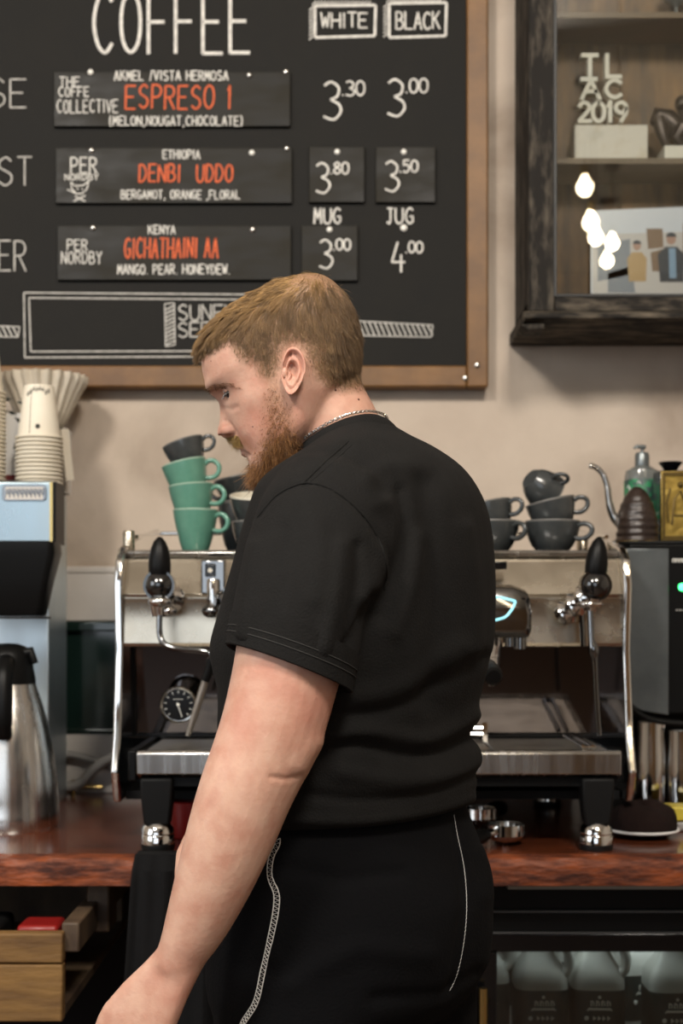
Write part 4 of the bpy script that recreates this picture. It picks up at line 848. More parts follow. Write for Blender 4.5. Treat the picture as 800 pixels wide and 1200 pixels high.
o = obj('knock_box', MB().lathe([(0, .0005), (.036, .0005), (.038, .004), (.040, .062), (.037, .064), (.034, .06), (.033, .006), (0, .006)], 36), m_redp, None, local=True); o.location = (X(222, 2.40), 2.40, CT); tag(o, 'red round tub under the left end of the espresso machine', 'tub')
hs = 'pipes along the wall behind the worktop'
o = obj('hose', MB().tube(smooth_path([P(60, 922, 2.93), P(90, 920, 2.93), P(112, 900, 2.93), P(135, 886, 2.915), P(165, 884, 2.915), P(215, 890, 2.915)], 8), .011, 14), m_hose, None); tag(o, 'grey ribbed hose curving up behind the left of the espresso machine', 'hose', hs)
o = obj('hose', MB().tube(smooth_path([P(40, 884, 2.955), P(80, 884, 2.955), P(112, 892, 2.955), P(140, 902, 2.955), P(190, 905, 2.955)], 8), .008, 12), m_hose, None); tag(o, 'pale hose sloping along the wall just below the green panel', 'hose', hs)
o = obj('pipe', MB().tube([P(30, 922, 2.95), P(120, 922, 2.95)], .005, 12).tube([P(86, 935, 2.95), P(86, 914, 2.95)], .0045, 12), m_brass, None); tag(o, 'thin brass water pipe with a tee beside the brewer', 'pipe')
# black cloth hanging over the worktop edge behind the man
n = 40; Rg = []
for k in range(22):
    f_ = k/21; z = CT+.004-.46*f_*1.0
    ring = []
    for j in range(n):
        u = j/(n-1); x = X(158-22*f_, 2.19)+u*(.20+.05*f_); fold = .009*sin(u*19+f_*.8)*min(1, .2+f_*1.4)+.004*sin(u*41)
        ring.append(Vector((x, 2.181-.012*f_+fold-.008, z)))
    Rg.append(ring)
n0 = [[Vector((p.x, 2.235, CT+.0035)) for p in Rg[0]]]+[[Vector((p.x, 2.19, CT+.0055)) for p in Rg[0]]]+Rg[1:]
b = MB().loft(n0, False, False, closed=False)
o = obj('hanging_cloth', b, m_blkcloth, None, fix=False); so = o.modifiers.new('thick', 'SOLIDIFY'); so.thickness = .0025; so.offset = 1; tag(o, 'black cloth hanging over the worktop edge beside the man\'s hand', 'cloth')
# ================================================================== FRIDGE
FD = 2.27
fr = thing('under_counter_fridge', 'black under-counter fridge with glass door showing milk jugs', 'fridge', (.9, 2.5, 0))
fx0, fx1 = X(525, FD), X(525, FD)+1.02; ft = CT-.058; ga_, gb_ = Z(1115, FD), .12; gl, gr = X(582, FD), fx1-.06
obj('cabinet', MB().box(fx0, fx1, 2.86, 2.88, .012, ft-.002).box(fx0, fx0+.02, FD+.03, 2.86, .012, ft-.002).box(fx1-.02, fx1, FD+.03, 2.86, .012, ft-.002).box(fx0+.02, fx1-.02, FD+.03, 2.86, ft-.02, ft-.002).box(fx0+.02, fx1-.02, FD+.03, 2.86, .012, .06), m_blk, fr, smooth=False)
obj('fascia', MB().box(fx0, fx1, FD+.005, FD+.03, Z(1067, FD), ft-.002), m_blk, fr, bev=.002)
obj('fascia_line', MB().box(fx0, fx1, FD-.003, FD+.03, Z(1069, FD), Z(1067.2, FD)), m_fline, fr, smooth=False)
obj('fascia', MB().box(fx0, fx1, FD, FD+.03, Z(1092, FD), Z(1069.3, FD)), m_blk, fr, bev=.002)
dd = obj('door', MB().box(fx0, fx1, FD-.004, FD+.028, ga_, Z(1093.5, FD)), m_blkg, fr, bev=.002)
obj('door_frame', MB().box(fx0-.002, gl, FD-.004, FD+.028, .08, ga_-.0002).box(gr, fx1, FD-.004, FD+.028, .08, ga_-.0002).box(gl, gr, FD-.004, FD+.028, .08, gb_), m_blkg, dd, bev=.002)
obj('door_trim', MB().box(fx0, fx1, FD-.005, FD+.02, Z(1093.4, FD), Z(1092.2, FD)), m_fline, dd, smooth=False)
obj('glass_pane', MB().box(gl, gr, FD+.012, FD+.016, gb_, ga_), m_fpane, dd, smooth=False)
obj('handle', MB().tube([P(566, 1158, FD-.03), P(566, 1300, FD-.03)], .0075, 14).tube([P(566, 1172, FD-.03), P(571, 1172, FD)], .005, 10), m_brass, dd)['label'] = 'brass bar handle'
SH = .572; sz = SH
obj('shelf', MB().box(fx0+.021, fx1-.021, FD+.05, 2.855, sz-.008, sz), m_hose, fr, smooth=False)
fl = bpy.data.lights.new('fridge_tube', 'AREA'); fl.shape = 'RECTANGLE'; fl.size = .8; fl.size_y = .04; fl.energy = 1.1; fl.color = (.9, .97, 1)
fo = bpy.data.objects.new('fridge_tube_light', fl); C.objects.link(fo); fo.location = ((fx0+fx1)/2, FD+.07, ft-.03); fo.rotation_euler = (radians(12), 0, 0)
def milk_jug(label, px, D, z, group):
    t = thing('milk_jug', label, 'milk jug', (X(px, D), D, z), group)
    s = D/F; w_ = .046
    H = .205
    def sq(h, k, y=0): return [(w_*k*(abs(cos(a))**.45)*(1 if cos(a) > 0 else -1), w_*k*(abs(sin(a))**.45)*(1 if sin(a) > 0 else -1), h) for a in [2*pi*(j+.5)/32 for j in range(32)]]
    obj('jug_body', MB().loft([sq(.0004, .93), sq(.004, .98), sq(.012, 1), sq(.108, 1), sq(.122, .97), sq(.136, .82), sq(.150, .62), sq(.165, .45), sq(.180, .38), sq(.19, .38)]), m_milk, t, local=True)
    obj('cap', MB().lathe([(0, .19), (.021, .19), (.021, .205), (.019, .207), (0, .207)], 24), m_mlabel, t, local=True)
    obj('grip', MB().tube(smooth_path([(.012, -.02, .178), (.034, -.025, .176), (.046, -.027, .158), (.045, -.028, .135), (.034, -.03, .122)], 5), .009, 12), m_milk, t, local=True)
    lb = obj('label', MB().loft([sq(.020, 1.012), sq(.022, 1.016), sq(.098, 1.016), sq(.100, 1.012)]), m_mlabel, t, local=True)
    b = MB(); y = -w_*1.0175
    def seg(p, q, r=.0011): b.tube([(p[0], y, p[1]), (q[0], y, q[1])], r, 6, flat=(0, 1, 0))
    b.sphere((0, y, .089), .0028, 10, 6, sc=(1, .3, 1))
    for i in range(4): seg((-.014+i*.009, .074), (-.014+i*.009, .083)); seg((-.014+i*.009, .083), (-.009+i*.009, .080)); seg((-.0095+i*.009, .0745), (-.0095+i*.009, .079))
    seg((-.019, .069), (.019, .069), .0018); seg((-.021, .0665), (-.015, .071)); seg((.021, .0665), (.015, .071))
    for i in range(4): seg((-.010+i*.008, .050), (-.010+i*.008, .057)); seg((-.010+i*.008, .0535), (-.006+i*.008, .0535))
    b.sphere((-.022, y, .0535), .004, 10, 6, sc=(1, .3, 1))
    obj('label_print', b, m_nail, lb, local=True)
    return t
gm = 'milk jugs on the fridge shelf'
m1 = milk_jug('white milk jug with dark label, second from fridge door edge', 632, 2.36, sz, gm)
labs = {0: 'white milk jug half hidden at the fridge door edge nearest the man', 2: 'white milk jug with dark label, third from fridge door edge', 3: 'white milk jug with dark label at the right end, standing nearest the glass'}
dup(m1, (.247, 2.40, sz), (0, 0, 0), labs[0], gm)
dup(m1, (X(698, 2.36), 2.36, sz), (0, 0, -.05), labs[2], gm)
dup(m1, (X(742, 2.46), 2.46, sz), (0, 0, .3), 'white milk jug set back behind the front ones at right', gm)
dup(m1, (X(786, 2.345), 2.345, sz-.0), (0, 0, 0), labs[3], gm)
for i, px in enumerate((615, 675)): dup(m1, (X(px, 2.55), 2.55, sz), (0, 0, 0), ['white milk jug in the back row behind the second front jug', 'white milk jug in the back row behind the third front jug'][i], gm)
# ================================================================== PENDANT LAMPS (behind the camera, seen as reflections in the cabinet glass)
m_bulb = M('lit_bulb', (1, .9, .75), .3, emit=(1, .80, .52), estr=75)
def pendant(x, y, z, label):
    t = thing('pendant_lamp', label, 'pendant lamp', (x, y, z), 'pendant lamps over the counter')
    obj('cord', MB().tube([(0, 0, .085), (0, 0, 3.698-z)], .004, 8), m_blk, t, local=True)
    obj('socket', MB().lathe([(0, .045), (.018, .045), (.02, .06), (.016, .085), (.006, .095), (0, .095)], 24), m_brass, t, local=True)
    obj('ceiling_rose', MB().lathe([(0, 3.68-z), (.04, 3.68-z), (.045, 3.699-z), (0, 3.699-z)], 24), m_blk, t, local=True)
    obj('bulb', MB().lathe([(.012, .045), (.016, .03), (.032, .008), (.036, -.012), (.030, -.032), (.016, -.044), (0, -.047)], 24), m_bulb, t, local=True)
    return t
GY = D0+.006
for i, (px, py, yy) in enumerate(((685, 217, -.5), (692, 258, -.7), (698, 276, -1.2), (717, 283, -1.7), (711, 304, -2.3))):
    dv = 2*GY-yy; q = P(px, py, dv)
    pendant(q.x, yy, q.z, 'lit bare-bulb pendant lamp hanging over the counter, row %s' % ('nearest the bar', 'just behind the nearest', 'in the middle', 'towards the shopfront', 'by the shopfront')[i])
# ================================================================== THE MAN
PH = radians(30)                                   # the trunk faces left and a little away from the room
fv = Vector((-cos(PH), sin(PH), 0)); lv = Vector((-sin(PH), -cos(PH), 0)); up = Vector((0, 0, 1))
def proj(V): return np.stack([400+F*V[:, 0]/V[:, 1], HY-F*(V[:, 2]-HC)/V[:, 1]], 1)
def remesh(mb, voxel, it=6, fac=.5):
    me = raw_mesh('t', mb.v, mb.f)
    bm = bmesh.new(); bm.from_mesh(me); bmesh.ops.recalc_face_normals(bm, faces=bm.faces); bm.to_mesh(me); bm.free()
    o = bpy.data.objects.new('t', me); C.objects.link(o)
    r = o.modifiers.new('r', 'REMESH'); r.mode = 'VOXEL'; r.voxel_size = voxel
    if it: s = o.modifiers.new('s', 'SMOOTH'); s.factor = fac; s.iterations = it
    dg = bpy.context.evaluated_depsgraph_get(); m2 = bpy.data.meshes.new_from_object(o.evaluated_get(dg))
    bpy.data.objects.remove(o); bpy.data.meshes.remove(me); return m2
def vget(me): a = np.empty(len(me.vertices)*3); me.vertices.foreach_get('co', a); return a.reshape(-1, 3)
def vset(me, V): me.vertices.foreach_set('co', np.ascontiguousarray(V, dtype=float).ravel()); me.update()
def nget(me): a = np.empty(len(me.vertices)*3, dtype=np.float32); me.vertex_normals.foreach_get('vector', a); return a.reshape(-1, 3).astype(float)
def smooth_verts(V, me, mask, it):
    E = np.empty(len(me.edges)*2, dtype=int); me.edges.foreach_get('vertices', E); E = E.reshape(-1, 2)
    for _ in range(it):
        S = np.zeros_like(V); n = np.zeros(len(V)); np.add.at(S, E[:, 0], V[E[:, 1]]); np.add.at(S, E[:, 1], V[E[:, 0]]); np.add.at(n, E[:, 0], 1); np.add.at(n, E[:, 1], 1)
        V = V+(S/np.maximum(n, 1)[:, None]-V)*(mask*.5)[:, None]
    return V
def seg_dist(Q, poly):
    d = np.full(len(Q), 1e9)
    for a, b in zip(poly[:-1], poly[1:]):
        a, b = np.array(a, float), np.array(b, float); ab = b-a
        t = np.clip(((Q-a) @ ab)/max(ab @ ab, 1e-9), 0, 1); d = np.minimum(d, np.linalg.norm(Q-(a+t[:, None]*ab), axis=1))
    return d
def in_poly(Q, poly):
    x, y = Q[:, 0], Q[:, 1]; r = np.zeros(len(Q), bool); n = len(poly)
    for i in range(n):
        (x1, y1), (x2, y2) = poly[i], poly[i-1]
        c = ((y1 > y) != (y2 > y)) & (x < (x2-x1)*(y-y1)/((y2-y1) if y2 != y1 else 1e-9)+x1); r ^= c
    return r
def sell(n, N=48):
    out = []
    for j in range(N):
        t = 2*pi*j/N; c, s = cos(t), sin(t); out.append((abs(c)**(2/n)*(1 if c >= 0 else -1), abs(s)**(2/n)*(1 if s >= 0 else -1)))
    return out
def trunk_ring(c, tau, b, w_, n=2.25, bb=None, k=1.0):
    ft = fv*cos(tau)-up*sin(tau); bb = b if bb is None else bb
    return [c+ft*((b if q > 0 else bb)*q*k)+lv*(w_*s*k) for q, s in sell(n)]
def dense(rows, n=6):
    """Catmull-Rom through rows of equal length"""
    A = np.array(rows, float); out = []
    g = lambda i: A[min(max(i, 0), len(A)-1)]
    for i in range(len(A)-1):
        p0, p1, p2, p3 = g(i-1), g(i), g(i+1), g(i+2)
        for k in range(n):
            t = k/n; out.append(.5*((2*p1)+(p2-p0)*t+(2*p0-5*p1+4*p2-p3)*t*t+(3*p1-p0-3*p2+p3)*t**3))
    out.append(A[-1]); return out
# rows: px, py, depth, forward tilt (deg), half depth front, half depth back, half width
TR = [(401, 521, 1.6, 27, .058, .058, .061), (404, 529, 1.6, 27, .066, .064, .078), (410, 540, 1.6, 24, .076, .073, .112), (416, 556, 1.6, 20, .092, .092, .152), (421, 580, 1.6, 15, .096, .116, .174),
      (424, 615, 1.6, 10, .110, .134, .184), (425, 660, 1.6, 5, .124, .140, .190), (421, 710, 1.6, 1, .135, .145, .194), (416, 760, 1.6, 0, .145, .147, .196),
      (413, 805, 1.6, 0, .128, .137, .192), (412, 850, 1.6, 0, .128, .127, .190), (412, 895, 1.6, 0, .130, .130, .190), (413, 925, 1.6, 1, .134, .128, .190), (413, 948, 1.6, 3, .136, .122, .188)]
TRd = dense(TR, 5)
def ring_of(r, k=1.0, dn=0): return trunk_ring(P(r[0], r[1], r[2])+up*dn, radians(r[3]), r[4], r[6], 2.25, r[5], k)
PR = [(413, 925, 1.6, -2, .120, .108, .172), (413, 950, 1.6, -3, .132, .116, .180), (415, 990, 1.6, -5, .148, .132, .192), (414, 1030, 1.6, -3, .150, .146, .196), (412, 1070, 1.6, 0, .148, .152, .197), (412, 1110, 1.6, 0, .145, .150, .198), (412, 1150, 1.6, 0, .14, .138, .198), (412, 1190, 1.6, 0, .11, .10, .19)]
PRd = dense(PR, 4)
def limb(rows, mb, up_hint, k=1.0, n=28, cap0=True, cap1=True):
    """rows: point, half width across the picture, half thickness in depth"""
    pts = [r[0] for r in rows]; R_ = []
    for i, (p, ra, rb_) in enumerate(rows):
        t = (pts[min(i+1, len(pts)-1)]-pts[max(i-1, 0)]).normalized(); a = t.cross(up_hint).normalized(); b = a.cross(t).normalized()
        R_.append([p+a*(ra*k*cos(2*pi*j/n))+b*(rb_*k*sin(2*pi*j/n)) for j in range(n)])
    mb.loft(R_, cap0, cap1); return R_
def lrows(rows, n=5):
    return [(Vector((r[0], r[1], r[2])), r[3], r[4]) for r in dense([(*P(a, b, d), ra, rb_) for a, b, d, ra, rb_ in rows], n)]
depthv = Vector((0, 1, 0))
ARM = lrows([(386, 604, 1.475, .046, .046), (372, 630, 1.45, .060, .058), (358, 680, 1.42, .063, .060), (346, 740, 1.40, .0595, .058), (334, 795, 1.39, .0560, .055), (321, 845, 1.382, .0540, .050), (306, 885, 1.378, .0515, .047), (289, 925, 1.375, .0490, .046),
             (271, 975, 1.374, .0460, .043), (251, 1030, 1.375, .0405, .038), (231, 1080, 1.378, .0335, .032), (213, 1118, 1.38, .0262, .026), (204, 1137, 1.381, .0255, .023)])
def hand(mb, wr, d, wv, nv, curl=.35, s=1.0):
    """palm, four fingers and a thumb; d along the hand, wv towards the thumb, nv out of the back of the hand"""
    d, wv, nv = d.normalized(), wv.normalized(), nv.normalized()
    rows = [(-.03, .022, .018, -.002), (-.012, .0245, .0185, -.001), (.015, .029, .018, 0), (.045, .036, .0165, .001), (.075, .041, .0145, .001), (.092, .041, .012, 0), (.099, .036, .008, 0)]
    R_ = []
    for q, ww, th_, off in rows:
        c = wr+d*(q*s)+wv*(off*s); R_.append([c+wv*(ww*s*a)+nv*(th_*s*b) for a, b in sell(2.6, 28)])
    mb.loft(R_)
    for i, (y, L_, r) in enumerate(((.030, .072, .0092), (.010, .080, .0095), (-.010, .074, .0092), (-.029, .060, .0082))):
        base = wr+d*(.082*s)+wv*(y*s); ang = 0; p = base; pts = [p]; spread = wv*((y)*.9)
        for k_, seg_ in enumerate((.30, .45, .30, .25)):
            ang += curl*(.25 if k_ == 0 else 1); dd = (d+spread*2).normalized()*cos(ang)-nv*sin(ang); p = p+dd*(L_*seg_*s); pts.append(p)
        sp = smooth_path(pts, 4); m = len(sp); mb.tube(sp, [r*s*(1.0-.22*(j/(m-1)))*(1+.05*cos(j*1.6)) if j < m-1 else r*s*.45 for j in range(m)], 14)
    base = wr+d*(.026*s)+wv*(.017*s)-nv*(.006*s)
    pts = [base, base+(d*.85+wv*.36-nv*.42).normalized()*.034*s, base+(d*.85+wv*.36-nv*.42).normalized()*.034*s+(d*.93+wv*.10-nv*.4).normalized()*.032*s, base+(d*.85+wv*.36-nv*.42).normalized()*.034*s+(d*.93+wv*.10-nv*.4).normalized()*.032*s+(d*.95+wv*.05-nv*.35).normalized()*.027*s]
    sp = smooth_path(pts, 4); m = len(sp); mb.tube(sp, [s*(.0165-.006*(j/(m-1))) if j < m-1 else s*.005 for j in range(m)], 14)
# right arm, hidden in front of the trunk
sR = P(424, 606, 1.6)-lv*.165
eR = sR+Vector((0, 0, -.27))+fv*.04-lv*.015; wR = eR+fv*.13+lv*.17+Vector((0, 0, -.06))
RARM = [(Vector(r[:3]), r[3], r[4]) for r in dense([(*(sR+lv*.03+up*.01), .058, .058), (*(sR*.6+eR*.4), .056, .056), (*eR, .050, .048), (*(eR*.6+wR*.4), .045, .043), (*wR, .027, .025)], 5)]
# ------------------------------------------------------------------ head
pit, hy = radians(24), radians(4)
hf = Vector((-cos(hy), sin(hy), 0)); HA = hf*cos(pit)-up*sin(pit); HU = hf*sin(pit)+up*cos(pit); HS = Vector((-sin(hy), -cos(hy), 0)); HO = P(341, 440, 1.6)
def hp(a, s, u): return HO+HA*(a*.001)+HS*(s*.001)+HU*(u*.001)
HR = np.array([(101, 4, -48, 22, .40), (98, 28, -62, 38, .42), (94, 46, -74, 50, .43), (86, 66, -85, 62, .44), (74, 79, -92, 70, .45), (60, 88.5, -96, 74, .45), (45, 93.5, -97.5, 76, .45), (32, 95.5, -96.5, 76.5, .45), (23, 96.5, -95, 76, .45), (12, 91.5, -92, 75, .45),
   (2, 88.5, -88, 74.5, .45), (-10, 87.5, -83, 73.5, .45), (-24, 88.5, -75, 71.5, .45), (-38, 91.5, -62, 68.5, .42), (-48, 92, -48, 66, .40), (-57, 90, -34, 64, .38), (-66, 88, -22, 61.5, .36), (-75, 87, -8, 57, .36), (-84, 88.5, 8, 50, .38), (-93, 89, 30, 41, .4), (-101, 84, 50, 29, .42), (-106, 75, 60, 13, .45)], float)
us = np.arange(101, -106.01, -1.75)
def hcol(k): return np.interp(-us, -HR[:, 0], HR[:, k])
def sm(a, it=3):
    for _ in range(it): a = np.concatenate([[a[0]], (a[:-2]+2*a[1:-1]+a[2:])/4, [a[-1]]])
    return a
hF, hB, hW, hC = [sm(hcol(k)) for k in (1, 2, 3, 4)]
nose = np.interp(-us, [-9, -3, 7, 19, 25, 30, 35, 39, 41], [0, 2.5, 8, 15, 19.3, 19.5, 12, 3, 0]); nosw = np.interp(-us, [-9, 7, 19, 25, 30, 36, 41], [8, 7.5, 8.5, 10, 11, 11.5, 10])
def gs(x, s): return np.exp(-(x/s)**2)
NH = 120; th_ = np.linspace(0, 2*pi, NH, endpoint=False); head = []
for i, u in enumerate(us):
    c = hB[i]+hC[i]*(hF[i]-hB[i]); ct, st = np.cos(th_), np.sin(th_)
    nf = 2.25; a = np.where(ct > 0, c+(hF[i]-c)*np.abs(ct)**(2/nf), c-(c-hB[i])*np.abs(ct)**(2/2.15)); s = hW[i]*np.sign(st)*np.abs(st)**(2/2.3)
    fr_ = np.clip(ct, 0, 1)
    d = nose[i]*gs(s, nosw[i])
    d += gs(u+29, 6.5)*8.0*(gs(s-13.5, 4.8)+gs(s+13.5, 4.8))                      # nostril wings
    d -= 9.5*gs(u-6, 9)*(gs(s-33, 13)+gs(s+33, 13))*fr_                     # eye sockets
    d += 3.0*gs(u-24, 7)*(gs(s-28, 18)+gs(s+28, 18))*fr_                    # brow ridge
    d += 3.2*gs(u+53, 3.6)*gs(s, 19)-1.8*gs(u+57.2, 1.8)*gs(s, 22)+3.2*gs(u+61, 3.8)*gs(s, 17)-2.5*gs(u+69, 4)*gs(s, 18)
    d -= 2.5*gs(u+46, 12)*(gs(s-27, 6)+gs(s+27, 6))*fr_                     # nasolabial crease
    a = a+d; s = s+np.sign(s)*(2.2*gs(u+16, 13)*gs(a-52, 22))               # cheekbone
    head.append([hp(a[j], s[j], u) for j in range(NH)])
NECK = [(362, 432, 8, .050, .047), (369, 455, 14, .0535, .050), (377, 480, 20, .056, .053), (388, 503, 25, .057, .055), (399, 526, 26, .056, .055), (405, 550, 22, .058, .058), (412, 580, 15, .065, .066)]
PN = radians(16); fn = Vector((-cos(PN), sin(PN), 0)); ln = Vector((-sin(PN), -cos(PN), 0))
def neck_rings(k=1.0):
    out = []
    for a, b, tau, bb, ww in dense(NECK, 4):
        ft = fn*cos(radians(tau))-up*sin(radians(tau)); out.append([P(a, b, 1.6)+ft*(bb*k*q)+ln*(ww*k*s) for q, s in sell(2.0, 40)])
    return out
# ------------------------------------------------------------------ one continuous body
B = MB(); B.loft(head); B.loft(neck_rings())
B.loft([ring_of(r, .90) for r in TRd[40:]]); B.loft([ring_of(r, .74, -.022) for r in TRd[12:24]]); B.loft([ring_of(r, .84, -.012) for r in TRd[20:44]]); B.loft([ring_of(r, .92) for r in PRd])
limb(ARM, B, depthv, .975); limb(RARM, B, depthv, .94)
B.sphere(P(374, 612, 1.465), .052); 
hd = (P(171, 1182, 1.383)-P(204, 1130, 1.381)).normalized(); hw_ = Vector((-hd.z*-1, 0, hd.x*-1)); hw_ = Vector((hd.z, 0, -hd.x)); hw_ = hw_ if hw_.x < 0 else -hw_
hw_ = (hw_+depthv*.45).normalized(); hn = hd.cross(hw_).normalized(); hn = hn if hn.y < 0 else -hn
hand(B, P(204, 1133, 1.381), hd, hw_, hn, .34)
rd = (fv*.25+lv*.6-up*.75).normalized(); rw = (lv*.8+up*.5); rw = (rw-rd*rw.dot(rd)).normalized(); hand(B, wR+rd*.012, rd, rw, rd.cross(rw)*(1 if rd.cross(rw).dot(fv) > 0 else -1), .5)
LEGX = {}
def leg_rows(sd):
    c = P(412, 1120, 1.6); hx = c+lv*(sd*.098); kx = c+lv*(sd*.115)+fv*.01; ax = c+lv*(sd*.13)-fv*.005
    return [(Vector(r[:3]), r[3], r[4]) for r in dense([(hx.x, hx.y, .93, .098, .105), (hx.x, hx.y, .80, .102, .108), (hx.x*.5+kx.x*.5, hx.y*.5+kx.y*.5, .65, .090, .094), (kx.x, kx.y, .50, .071, .074), (kx.x*.6+ax.x*.4, kx.y*.6+ax.y*.4, .36, .066, .07), (kx.x*.2+ax.x*.8, kx.y*.2+ax.y*.8, .18, .052, .056), (ax.x, ax.y, .075, .048, .052)], 4)]
for sd in (1, -1):
    lr = leg_rows(sd); limb(lr, B, depthv, .88)
    an = lr[-1][0]; B.loft([[an+fv*(q*.105*k_+.045)+lv*(s*.036*k_)+up*(zz-an.z) for q, s in sell(2.2, 24)] for k_, zz in ((.9, .03), (1, .04), (.86, .062), (.5, .09))])
me = remesh(B, .0023, 4)
V = vget(me); Nn = nget(me); Q = proj(V)
# sculpted skin folds on the near forearm
near = V[:, 1] < 1.46
def fold(V, Nn, Q, poly, w_, amp, mask):
    d = seg_dist(Q, poly); return V+Nn*(amp*np.exp(-(d/w_)**2)*mask)[:, None]
V = fold(V, Nn, Q, [(352, 909), (335, 913), (318, 911)], 3.2, -.0015, near); V = fold(V, Nn, Q, [(372, 872), (360, 885), (352, 898)], 11, .0030, near)
V = fold(V, Nn, Q, [(226, 1128), (210, 1122), (196, 1128)], 4, -.0006, near)
face = (V[:, 2] > 1.38) & (V[:, 1] < 1.64)
V = fold(V, Nn, Q, [(263, 503), (265, 507)], 5.5, .0026, face); V = fold(V, Nn, Q, [(264, 494), (270, 498), (274, 505), (273, 511)], 2.3, -.0024, face)
V = fold(V, Nn, Q, [(258, 512), (268, 511)], 2.4, -.0034, face); V = fold(V, Nn, Q, [(279, 528), (286, 531), (291, 534)], 2.2, -.0024, face)
V = fold(V, Nn, Q, [(276, 508), (287, 516), (295, 528)], 5, -.0010, face); V = fold(V, Nn, Q, [(262, 478), (270, 480), (277, 477)], 3, -.0012, face)
vset(me, V)
V = smooth_verts(V, me, np.exp(-((Q[:, 0]-200)**2+(Q[:, 1]-1142)**2)/42**2)*near, 22); vset(me, V)
# regions that tint the skin: r hair, g beard, b redness
OA = np.array(HO); rel = (V-OA)*1000; A_ = rel @ np.array(HA); S_ = rel @ np.array(HS); U_ = rel @ np.array(HU)
def near_view(a, s, u):   # where a head point, taken on the near side, falls in the side view
    return proj(OA+(a[:, None]*np.array(HA)+np.abs(s)[:, None]*np.array(HS)+u[:, None]*np.array(HU))*.001)
IM = near_view(A_, S_, U_)
HAIR = [(222, 420), (250, 411), (268, 401), (276, 414), (287, 424), (299, 428), (307, 444), (318, 446), (327, 432), (331, 408), (346, 404), (357, 411), (362, 425), (371, 441), (384, 452), (404, 458), (430, 456), (445, 440), (445, 320), (340, 290), (200, 330)]
BEARD = [(316, 446), (326, 444), (333, 466), (342, 490), (350, 520), (353, 545), (345, 566), (318, 590), (285, 582), (272, 556), (281, 545), (290, 549), (304, 545), (306, 528), (308, 510), (310, 490), (311, 468)]
MOU = [(264, 513), (276, 510), (288, 515), (296, 526), (284, 522), (273, 520)]
def soft(Q, poly, w_): return np.clip(.5+np.where(in_poly(Q, poly), 1, -1)*seg_dist(Q, list(poly)+[poly[0]])/(2*w_), 0, 1)
ishead = (U_ > -112) & (np.abs(S_) < 95) & (A_ > -100) & (A_ < 118)
R_h = soft(IM, HAIR, 7)*ishead*np.where(U_ > -70, 1, 0); G_b = np.maximum(soft(IM, BEARD, 8)*.8, soft(IM, MOU, 4)*.8)*ishead*(A_ > -25)
lips = ishead*(A_ > 70)*(np.abs(S_) < 24)*np.exp(-((U_+57)/5.5)**2)
blob = lambda x, y, r: np.exp(-((Q[:, 0]-x)**2+(Q[:, 1]-y)**2)/r**2)
red = .55*blob(302, 500, 24)*ishead+.35*blob(345, 480, 18)+.7*blob(372, 835, 32)*near+.5*blob(285, 850, 26)*near+.55*blob(330, 800, 30)*near+.6*blob(215, 1165, 26)*near+.4*blob(420, 445, 16)*ishead+.3*blob(255, 505, 12)+.8*lips
# ears and eyelids are joined into the same body mesh
E = MB(); NB, NR = 44, 12
def ear(sd):
    prof = [(.0, -11), (.16, -10.5), (.28, -8), (.40, -2.5), (.50, 1.4), (.58, 2.0), (.67, -.6), (.76, -1.8), (.85, 2.4), (.93, 4.8), (1.0, 3.4), (1.0, .0), (.93, -4.0), (.78, -9.0)]
    R_ = []
    for k_, (rr_, hh) in enumerate(prof):
        ring = []
        for j in range(NB):
            t = 2*pi*j/NB
            # outline in the side view, px offsets about (343,437): egg with a wide top and a narrow lobe
            ry = 29.5 if sin(t) > 0 else 27; rx = 15.2 if cos(t) > 0 else 12.5
            x = rx*cos(t)*(1+.10*sin(t)) if sin(t) > 0 else rx*cos(t)*(1-.28*(-sin(t))**1.6)
            y = ry*sin(t); x += -1.5*sin(t)*0+(-3.0*(1-sin(t))*.5 if sin(t) < 0 else 0)
            xx, yy = x*rr_+(-1.5)*(1-rr_), y*rr_+(-2.0)*(1-rr_)
            lob = 1 if sin(t) > -.55 else .35
            fl_ = 1 if cos(t) > -.65 or sin(t) > .4 else .25
            h = hh*(lob*fl_ if hh > 0 else (1 if rr_ > .3 else lob*fl_+.0))
            lat = 74+4.5+h+4.5*rr_*(cos(t)+.2)*.55+(2.5 if cos(t) > 0 else 0)*rr_
            w3 = P(343+xx, 436-yy, HO.y-lat*.001*cos(hy)); r3 = (w3-HO)*1000; ring.append(hp(r3.dot(HA), sd*r3.dot(HS), r3.dot(HU)))
        R_.append(ring)
    E.loft(R_, True, True)
    # front flap of the ear and rim of the canal
    w3 = P(333.5, 437, HO.y-.0755*cos(hy)); r3 = (w3-HO)*1000; E.sphere(hp(r3.dot(HA), sd*r3.dot(HS), r3.dot(HU)), .0042, 14, 8, sc=(.8, .8, 1.5))
ear(1); ear(-1)
L_ = MB()
def lid(sd, e0, e1, r):
    c = (65.5, 31.5*sd, 7.0); R_ = []
    for e in np.linspace(e0, e1, 10):
        R_.append([hp(c[0]+r*cos(radians(e))*cos(radians(z)), c[1]+r*cos(radians(e))*sin(radians(z))*1.02, c[2]+r*sin(radians(e))) for z in np.linspace(-88, 88, 22)])
    L_.loft(R_, False, False, closed=False)
for sd in (1, -1): lid(sd, -9, 62, 13.4); lid(sd, -60, -38, 13.3)
moles = MB()
def finish_body():
    b = MB()
    for m_ in (E, L_): b.add(m_.v, m_.f)
    e = raw_mesh('e', b.v, b.f); bmx = bmesh.new(); bmx.from_mesh(e); bmesh.ops.recalc_face_normals(bmx, faces=bmx.faces)
    bmx.to_mesh(e); bmx.free(); return e
e = finish_body(); Ve = vget(e); n0 = len(V)
Fb = [tuple(p.vertices) for p in me.polygons]; Fe = [tuple(i+n0 for i in p.vertices) for p in e.polygons]
pm_ = MB()
